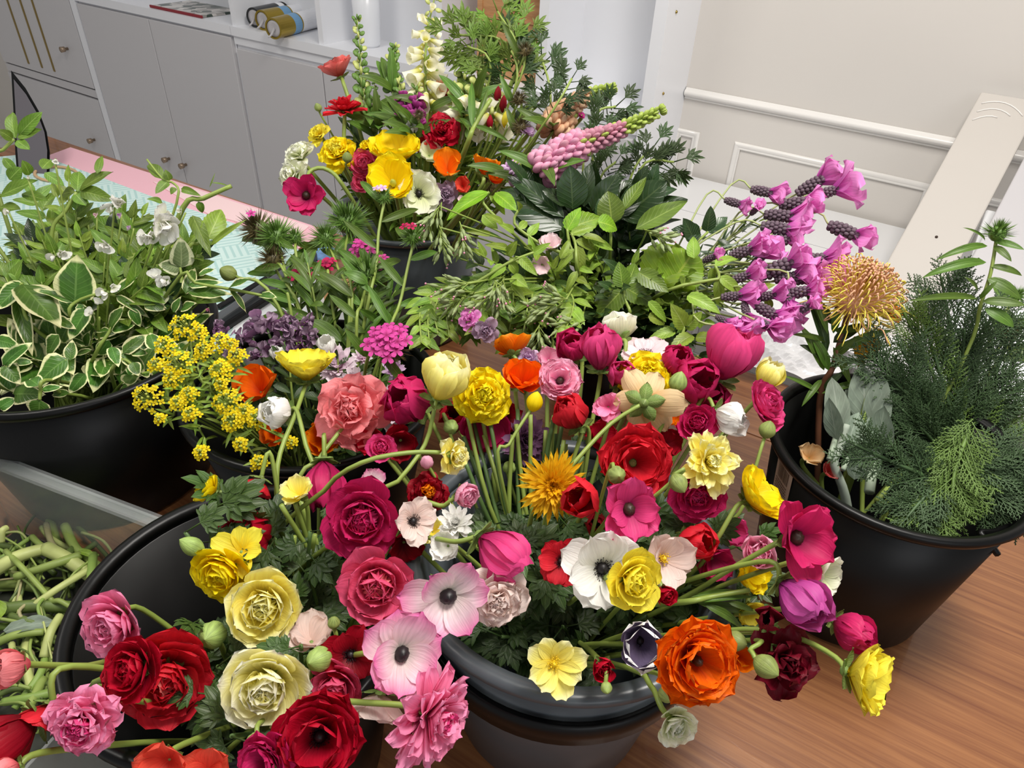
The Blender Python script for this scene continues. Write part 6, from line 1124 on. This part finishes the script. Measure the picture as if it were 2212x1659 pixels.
for i in range(16):      # vines spilling left and down in front of the grey bucket
    x = 905 + i * 21 + U(-8, 8); a = P(x, U(700, 775) - max(0, i - 8) * 6, U(.84, .9)); m_ = P(x + 15, 640, .90); t = P(1120 + U(-50, 60), 610 + U(-30, 30), .98)
    sprig('vine', 'vine hanging down in front between the grey and the middle bucket', 'foliage', 'hanging vines left of centre', [a, m_, t], 11, .03, .013, 'mid' if i % 3 else 'light', 'oval', seed=700 + i, opp=True, t1=.9, droop=.3)
def budspray(px, py, dx, dy, d, label, seed, n=20, ln=36):
    rg = random.Random(seed); c = P(px, py, d); r = empty('jasmine_buds', c, label, 'buds', 'sprays of slender pink-tipped buds in the vines'); b = B(); g = B(); t = B()
    for i in range(n):
        x, y = rg.uniform(-.6, 1) * ln, rg.uniform(-.55, .55) * ln; p = P(px + dx * x - dy * y * .8, py + dy * x + dx * y * .8, d + rg.uniform(-.012, .012)) - c; q = P(px + dx * (x - ln * .5), py + dy * (x - ln * .5), d) - c; g.tube([q, q.lerp(p, .6), p], .0008, .0006, 4, False)
        v = (p - q).normalized(); m = M.Translation(p + v * .004) @ facing(v); b.ball((0, 0, 0), .0024, .0024, .0062, 6, 5, m); b.tube([p + v * .009, p + v * .013], .0012, .0006, 5)
        if i % 3 == 0: t.ball(p + v * .014, .0014, n=5, m=4)
    part('pedicels', g, MSTEM, r, kind='stuff'); part('bud_cluster', b, MBG, r, kind='stuff'); part('pink_tips', t, PAL['lpink'], r, kind='stuff')
    k = (V((CB7[0], CB7[1], .95)) - c) * 1; stem(r, crom([c + (P(px - dx * ln * .8, py - dy * ln * .8, d) - c), c + k * .4 + UP * .02, c + k], 8), .0011)
MBG = simple('bud_greyish_green', '8E9E68', .5, noise=.15, nscale=90)
for i, (x, y, dx, dy, lab) in enumerate(((935, 470, -.5, .85, 'uppermost drooping'), (955, 520, .2, 1, 'drooping left'), (1000, 515, .2, 1, 'drooping by the bucket rim'), (975, 620, -1, .2, 'leftward pointing middle'), (990, 650, -.9, .5, 'leftward pointing lower'), (1075, 630, -.4, .9, 'central small'), (1195, 640, -1, -.2, 'large pale central'), (1180, 665, -1, .3, 'pale central lower'), (1035, 660, -.7, .7, 'lower left'), (1080, 640, .3, .9, 'inner'), (1230, 700, -.9, .2, 'right lower'), (1165, 740, 0, 1, 'hanging above the orange bloom'), (1200, 760, .2, 1, 'hanging lowest'), (1420, 510, .8, .4, 'upper right pink-tipped'))):
    budspray(x, y, dx, dy, .88 if y < 560 else .86, '%s spray of slender jasmine buds' % lab, 800 + i)
# ------------------------------------------------------------------ French lavender
MLS = simple('lavender_spike', '665560', .7, noise=.4, nscale=300); MLG = simple('lavender_stem', 'A4B070', .5)
def spikemesh():
    b = B(); rg = random.Random(2)
    for k in range(7):
        for j in range(8):
            a = 2 * pi * (j + .5 * (k % 2)) / 8; z = -.9 + 1.8 * k / 6; rr = .42 * sqrt(max(.15, 1 - (z / 1.15) ** 2)); b.ball((rr * cos(a), rr * sin(a), z), .2, .2, .17, 5, 4)
    b.lathe([(.0001, -1), (.34, -.8), (.42, 0), (.34, .8), (.0001, 1)], 8); return b.mesh('spike')
def lavender(x, y, bx, by, s, br, label, seed):
    rg = random.Random(seed); d = .97 - (y - 400) * .00045 + rg.uniform(-.01, .01); c = P(x, y, d); e = P(bx, by, d - .01); ax = (e - c).normalized(); r = empty('lavender', c, label, 'flower', 'French lavender stems at the right of the middle greenery'); R = s * d / FOC * 1.35
    ob('spike', shared('spike', spikemesh), MLS, r, facing(ax) @ M.Scale(R, 4) @ M.Diagonal((.85, .85, 1, 1)))
    Rb = br * d / FOC * 1.38; up_ = facing(ax)
    for i in range(6):
        m = M.Translation(ax * R * .6) @ up_ @ M.Rotation(i * 1.257 + rg.uniform(-.3, .3), 4, 'Z') @ M.Rotation(-radians(rg.uniform(-12, 30)), 4, 'Y') @ M.Scale(Rb * rg.uniform(.8, 1.15), 4)
        ob('bract', pet('lavb', 1.15, .56, 66, 30, .2, .13, nu=6, nv=8, var=i % 3, base=.35), PAL['lav'], r, m)
    o = P(1440 + rg.uniform(-30, 50), 600 + rg.uniform(-30, 60), .97); t = V((CB7[0] + .03, CB7[1], .9)); stem(r, crom([c - ax * R, c - ax * R * 2 - ax * .015, o, t], 14), .0012, MLG)
    for i in range(3):
        a = c.lerp(o, rg.uniform(.3, .8)); v = (ax + V((rg.uniform(-.6, .6), rg.uniform(-.6, .6), .3))).normalized(); lf(r, a, a + v * .028, .003, ML['silver'] if i else ML['mid'], 'thin', None, i)
LAV = [(1646, 413, 1682, 420, 17, 28, 'upper left, standing free against the wall'), (1584, 437, 1618, 447, 14, 20, 'far left, small, against the wall'), (1750, 402, 1790, 378, 22, 36, 'top, tilted up right'), (1786, 416, 1830, 402, 18, 40, 'topmost right with the largest bracts'), (1716, 440, 1752, 436, 22, 28, 'just under the top one'), (1683, 466, 1735, 470, 22, 36, 'central upper'), (1676, 492, 1735, 500, 22, 34, 'central, pale fold in front'), (1680, 520, 1720, 515, 20, 30, 'central dark, short'),
       (1822, 498, 1862, 513, 24, 32, 'far right, standing alone on a long stem'), (1679, 580, 1722, 560, 26, 38, 'middle lower, dark and broad'), (1756, 561, 1810, 556, 22, 40, 'right of the middle lower one'), (1762, 585, 1800, 590, 18, 36, 'behind the pincushion, pale bracts'), (1724, 603, 1762, 600, 20, 34, 'beside the pincushion leaves'), (1722, 632, 1760, 625, 20, 26, 'low right, dark, nearly bare'), (1728, 668, 1756, 655, 18, 22, 'lowest right, ragged and dark'), (1602, 545, 1636, 535, 18, 34, 'left middle, under the thin leaves'),
       (1599, 600, 1638, 585, 16, 28, 'left lower middle'), (1581, 640, 1628, 636, 16, 34, 'left, touching the light leaves'), (1656, 672, 1690, 690, 20, 44, 'lower with wide ragged bracts'), (1569, 712, 1612, 730, 18, 40, 'lowest left, above the pink cup'), (1533, 558, 1556, 548, 12, 16, 'smallest, at the far left base'), (1611, 670, 1620, 700, 14, 34, 'lower left, pointing down'), (1650, 700, 1668, 708, 16, 36, 'bottom, spreading over the bag'), (1640, 560, 1660, 545, 14, 30, 'inner left'), (1700, 600, 1745, 590, 18, 34, 'inner middle'), (1655, 640, 1690, 632, 16, 30, 'inner lower'), (1560, 690, 1580, 700, 12, 26, 'by the rim of the leaves, lowest left pale'), (1630, 455, 1640, 445, 10, 14, 'tiny, between the two free-standing left ones'), (1700, 640, 1715, 690, 14, 34, 'hanging under the inner middle one')]
for i, (x, y, bx, by, s, br, lab) in enumerate(LAV): lavender(x, y, bx, by, s, br, 'pink-bracted lavender head: %s' % lab, 900 + i)
fill([(1480, 470), (1640, 470), (1680, 560), (1640, 640), (1540, 640)], 14, .97, 'B7', 74, .45, name='lavender_leaf_stem', label='narrow grey-green lavender leaves among the stems', cat='foliage', group='lavender leaves', n=12, ln=.03, wd=.004, mat='blue', key='thin', ang=35)
# ------------------------------------------------------------------ right bucket
c = P(1848, 650, .86); r = empty('pincushion_protea', c, 'yellow and peach pincushion flower with looping styles in the right bucket', 'flower'); f = (RC @ V((.05, .55, .8))).normalized(); Fm = facing(f); R = 88 * .86 / FOC
MPY = simple('style_yellow', 'EEDC5A', .4); MPO = simple('style_peach', 'DCA884', .5); rg = random.Random(9)
for i in range(230):
    t = (i + .5) / 230; a = i * 2.39996; el = pi / 2 * (1 - t * 1.25); q = V((cos(a) * cos(el), sin(a) * cos(el), sin(el) * .75)); h = 1.0 + .12 * rg.random(); p0 = q * .25; p1 = q * .85 + V((0, 0, .02)); p2 = q * h * 1.03 + V((0, 0, .2)); p3 = q * h * .82 + V((0, 0, .46 - .2 * t)) if i % 13 else q * 1.25 + V((0, 0, .3))
    if t > .75 and i % 3 == 0: p3 = q * 1.45 + V((0, 0, .1))
    part('style', B().tube([(Fm @ (p * R)) for p in crom([p0, p1, p2, p3] + ([q * h * .6 + V((0, 0, .3))] if i % 13 and not (t > .75 and i % 3 == 0) else []), 10)], .0008, .0007, 4), MPY if (i % 4 if t > .45 else i % 3 == 0) else MPO, r)
    if t < .55: part('style_tip', B().ball(Fm @ (p3 * R), .0018, n=5, m=4), MPO, r)
part('flower_core', B().ball((0, 0, 0), R * .48, R * .48, R * .36, 14, 10, mtx=Fm, bump=.05), MPO, r)
L = crom([c - f * R * .4, P(1800, 790, .88), P(1770, 870, .9), V((CB6[0] - .04, CB6[1] + .02, .8))], 16); part('stem', B().tube([q - c for q in L], .0035, .004, 8), simple('woody_stem', '8A5A40', .6, noise=.2), r)
for i, (x0, y0, x1, y1, w_) in enumerate(((1787, 760, 1752, 610, 24), (1780, 800, 1738, 700, 22), (1790, 740, 1712, 718, 14), (1800, 740, 1868, 690, 26), (1805, 760, 1935, 700, 22), (1800, 720, 1815, 640, 18), (1790, 790, 1860, 770, 20), (1775, 850, 1900, 810, 16), (1770, 850, 1695, 808, 12), (1785, 780, 1745, 740, 20), (1775, 820, 1735, 870, 14), (1800, 750, 1840, 830, 18), (1795, 700, 1770, 640, 18), (1805, 715, 1850, 710, 18), (1760, 640, 1790, 720, 18), (1780, 840, 1820, 800, 16), (1790, 800, 1760, 720, 22), (1800, 770, 1850, 730, 22))):
    lf(r, P(x0, y0, .88), P(x1, y1, .86), w_ * .88 / FOC, ML['lance' if i % 3 else 'blue'], 'lance', None, i % 3)
F('butter', 1920, 675, 28, .90, (.6, .3), 'orangey', 'yellow-orange bloom peeking out right of the pincushion flower', 'B6')
F('butter', 1868, 752, 34, .90, (-.2, .3), 'must', 'orange-yellow bloom below the pincushion flower', 'B6')
F('pop', 1795, 1018, 24, .84, (0, .4), 'coral', 'faded coral bloom low inside the right bucket', 'B6')
F('pop', 1752, 985, 30, .86, (0, .5), 'peach', 'wilted peach petals against the inner wall of the right bucket', 'B6')
# lamb's ear
CR = Crop(1612, 450, 1.843)
plant('lambs_ear', 'grey felted lamb’s ear leaf with a curled tip in the right bucket'.replace('’', "'"), 'foliage', 'B6', [(400, 860), (370, 960), (350, 1020)], .004, [(370, 900, 345, 660, 95), (380, 910, 530, 885, 110), (360, 920, 330, 740, 70), (400, 950, 450, 810, 90)], 'silver', 'big', .83, CR, 'grey felted leaves in the right bucket', seed=101, smat=simple('silver_stem', 'A8B4A4', .7))
plant('lambs_ear', 'long pale grey-green leaves upright behind the curled one', 'foliage', 'B6', [(480, 760), (450, 900), (430, 1020)], .004, [(480, 860, 450, 620, 130), (500, 900, 530, 660, 110), (440, 940, 420, 680, 100), (520, 980, 560, 780, 110), (400, 990, 410, 800, 90), (470, 1080, 490, 900, 110), (430, 1080, 450, 930, 80)], 'silver', 'big', .85, CR, 'grey felted leaves in the right bucket', seed=102)
for i, (x0, y0, x1, y1, w_, lab) in enumerate(((330, 1000, 370, 860, 22, 'pale felted stem leftmost in the right bucket'), (385, 1040, 425, 950, 20, 'pale felted stem beside the curled grey leaf'), (490, 1130, 510, 960, 40, 'broad pale stem in the middle of the right bucket'), (520, 1165, 600, 1080, 22, 'bright green stalk near the inner rim of the right bucket'), (540, 1180, 625, 1140, 22, 'lower bright green stalk near the inner rim'), (600, 1190, 615, 1060, 20, 'grey-green stalk under the conifer'))):
    a, b_ = CR(x0, y0, .82), CR(x1, y1, .86); o = part('stalk', B().tube([V(), (b_ - a) * .5 + UP * .003, b_ - a], w_ / 1.843 * .84 / FOC / 2, None, 8), simple('stalk_%d' % i, 'A8B8A0' if i < 3 else '8CA04A', .6)); o.location = a; tag(o, lab, 'stem', 'stalks inside the right bucket')
# spiky-leaved stem at the right
r0 = CR(1000, 80, .80)
r = swhead(2155, 505, 30, .80, 'bright green spiky-topped stem with long curved leaves at the right edge', 120, [(2140, 590, .80), (2118, 660, .81), (2080, 780, .84)], st='B6', nl=0, face=(0, .9, .3))
for x0, y0, x1, y1, w_ in ((960, 150, 795, 160, 26), (955, 215, 742, 225, 34), (985, 130, 1110, 160, 24), (970, 230, 1120, 250, 24), (960, 280, 1110, 350, 40), (940, 370, 1120, 380, 34), (920, 360, 662, 355, 26), (950, 400, 1090, 460, 40), (985, 150, 1060, 200, 24), (920, 330, 880, 270, 16), (930, 360, 990, 290, 16), (950, 130, 905, 65, 10), (980, 110, 1030, 60, 10)):
    lf(r, CR(x0, y0, .80), CR(x1, y1, .78), w_ / 1.843 * .84 / FOC * 1.2, ML['lance'], 'lance', None, (x0 + y0) % 3)
for i, (x, y) in enumerate(((2195, 640), (2215, 700), (2185, 720))): swhead(x, y, 20, .88, ('spiky head at the right edge above the conifer', 'second spiky head at the right edge, lower', 'dark spiky head among the conifer at the right edge')[i], 130 + i, st='B6', nl=5, red=i == 2)
# conifer
def conifer(pts, label, seed, n=12, s=.06, mat=None, d=.84, dt=-.02):
    rg = random.Random(seed); L = crom([CR(x, y, d + dt * (1 - i / (len(pts) - 1))) for i, (x, y) in enumerate(pts)], 20); c = L[0]; r = empty('conifer_branch', c, label, 'foliage', 'conifer branches in the right bucket'); t = V((CB6[0] + .03, CB6[1] - .01, .85)); L2 = crom([L[-1], L[-1].lerp(t, .5), t], 6)
    part('stem', B().tube([q - c for q in L + L2[1:]], .0014, .003, 6), mat or MCON, r); N_ = len(L)
    for i in range(n):
        j = min(N_ - 2, max(0, int(i / n * (N_ - 1)))); a = L[j]; tg = (L[max(0, j - 1)] - L[j + 1]).normalized(); cam_ = (CAM - a).normalized(); sd_ = tg.cross(cam_).normalized() * (1 if i % 2 else -1)
        v = tg if i == 0 else (tg * 1.0 + sd_ * rg.uniform(.4, .9) + cam_ * rg.uniform(-.25, .35)).normalized(); ob('spray', spray_mesh(i % 3), mat or MCON, r, M.Translation(a - tg * .022 - c) @ frame(v, (cam_ + V((rg.uniform(-.6, .6), rg.uniform(-.6, .6), rg.uniform(-.3, .5)))).normalized()) @ M.Scale(s * rg.uniform(.75, 1.2), 4))
CO = [([(775, 270), (800, 400), (850, 640)], 'tallest conifer branch tip, pointing straight up'), ([(620, 400), (700, 560), (800, 800)], 'pale-tipped conifer branch leaning up left', 1), ([(470, 580), (620, 700), (740, 900)], 'conifer branch reaching furthest left over the grey leaves'), ([(990, 400), (930, 560), (900, 800)], 'upright conifer branch near the spiky-topped stem'), ([(1060, 470), (1000, 640), (920, 860)], 'conifer branch at the right, middle height'), ([(430, 940), (560, 1000), (700, 1060)], 'low dark conifer branch pointing left into the bucket'),
      ([(640, 1230), (700, 1160), (780, 1080)], 'lowest conifer branch drooping over the near rim'), ([(700, 1290), (800, 1160), (900, 1000)], 'pale conifer branch hanging outside the near rim', 1), ([(820, 1180), (830, 1050), (880, 900)], 'conifer branch hanging beside the pale one', 1), ([(1100, 830), (980, 880), (860, 960)], 'yellow-green tipped conifer branch sweeping right', 1), ([(1110, 960), (980, 1020), (860, 1080)], 'conifer branch at the right edge below the yellow-green one'), ([(1090, 1100), (960, 1080), (850, 1050)], 'dark conifer branch by the right rim'),
      ([(1120, 680), (1000, 760), (900, 860)], 'dark conifer branch at the right edge, upper'), ([(620, 560), (700, 720), (800, 900)], 'inner conifer branch behind the leftmost one'), ([(700, 420), (760, 620), (830, 860)], 'inner conifer branch beside the tallest one'), ([(870, 480), (860, 640), (860, 860)], 'inner conifer branch under the spiky-topped stem'), ([(620, 800), (720, 900), (810, 1000)], 'dark inner conifer branch above the low left one'), ([(1000, 1200), (940, 1120), (860, 1040)], 'conifer branch drooping by the white tie'), ([(560, 660), (690, 800), (800, 960)], 'second branch from the left among the conifer'), ([(1060, 1200), (1000, 1120), (900, 1040)], 'black-green conifer tips sticking out over the right rim')]
for i, q in enumerate(CO): conifer(q[0], 'dark green ' * (len(q) < 3) + q[1], 950 + i, n=20, s=.05, mat=MCOL if len(q) > 2 else MCON, d=.86 if q[0][0][1] < 900 else .78, dt=-.02)
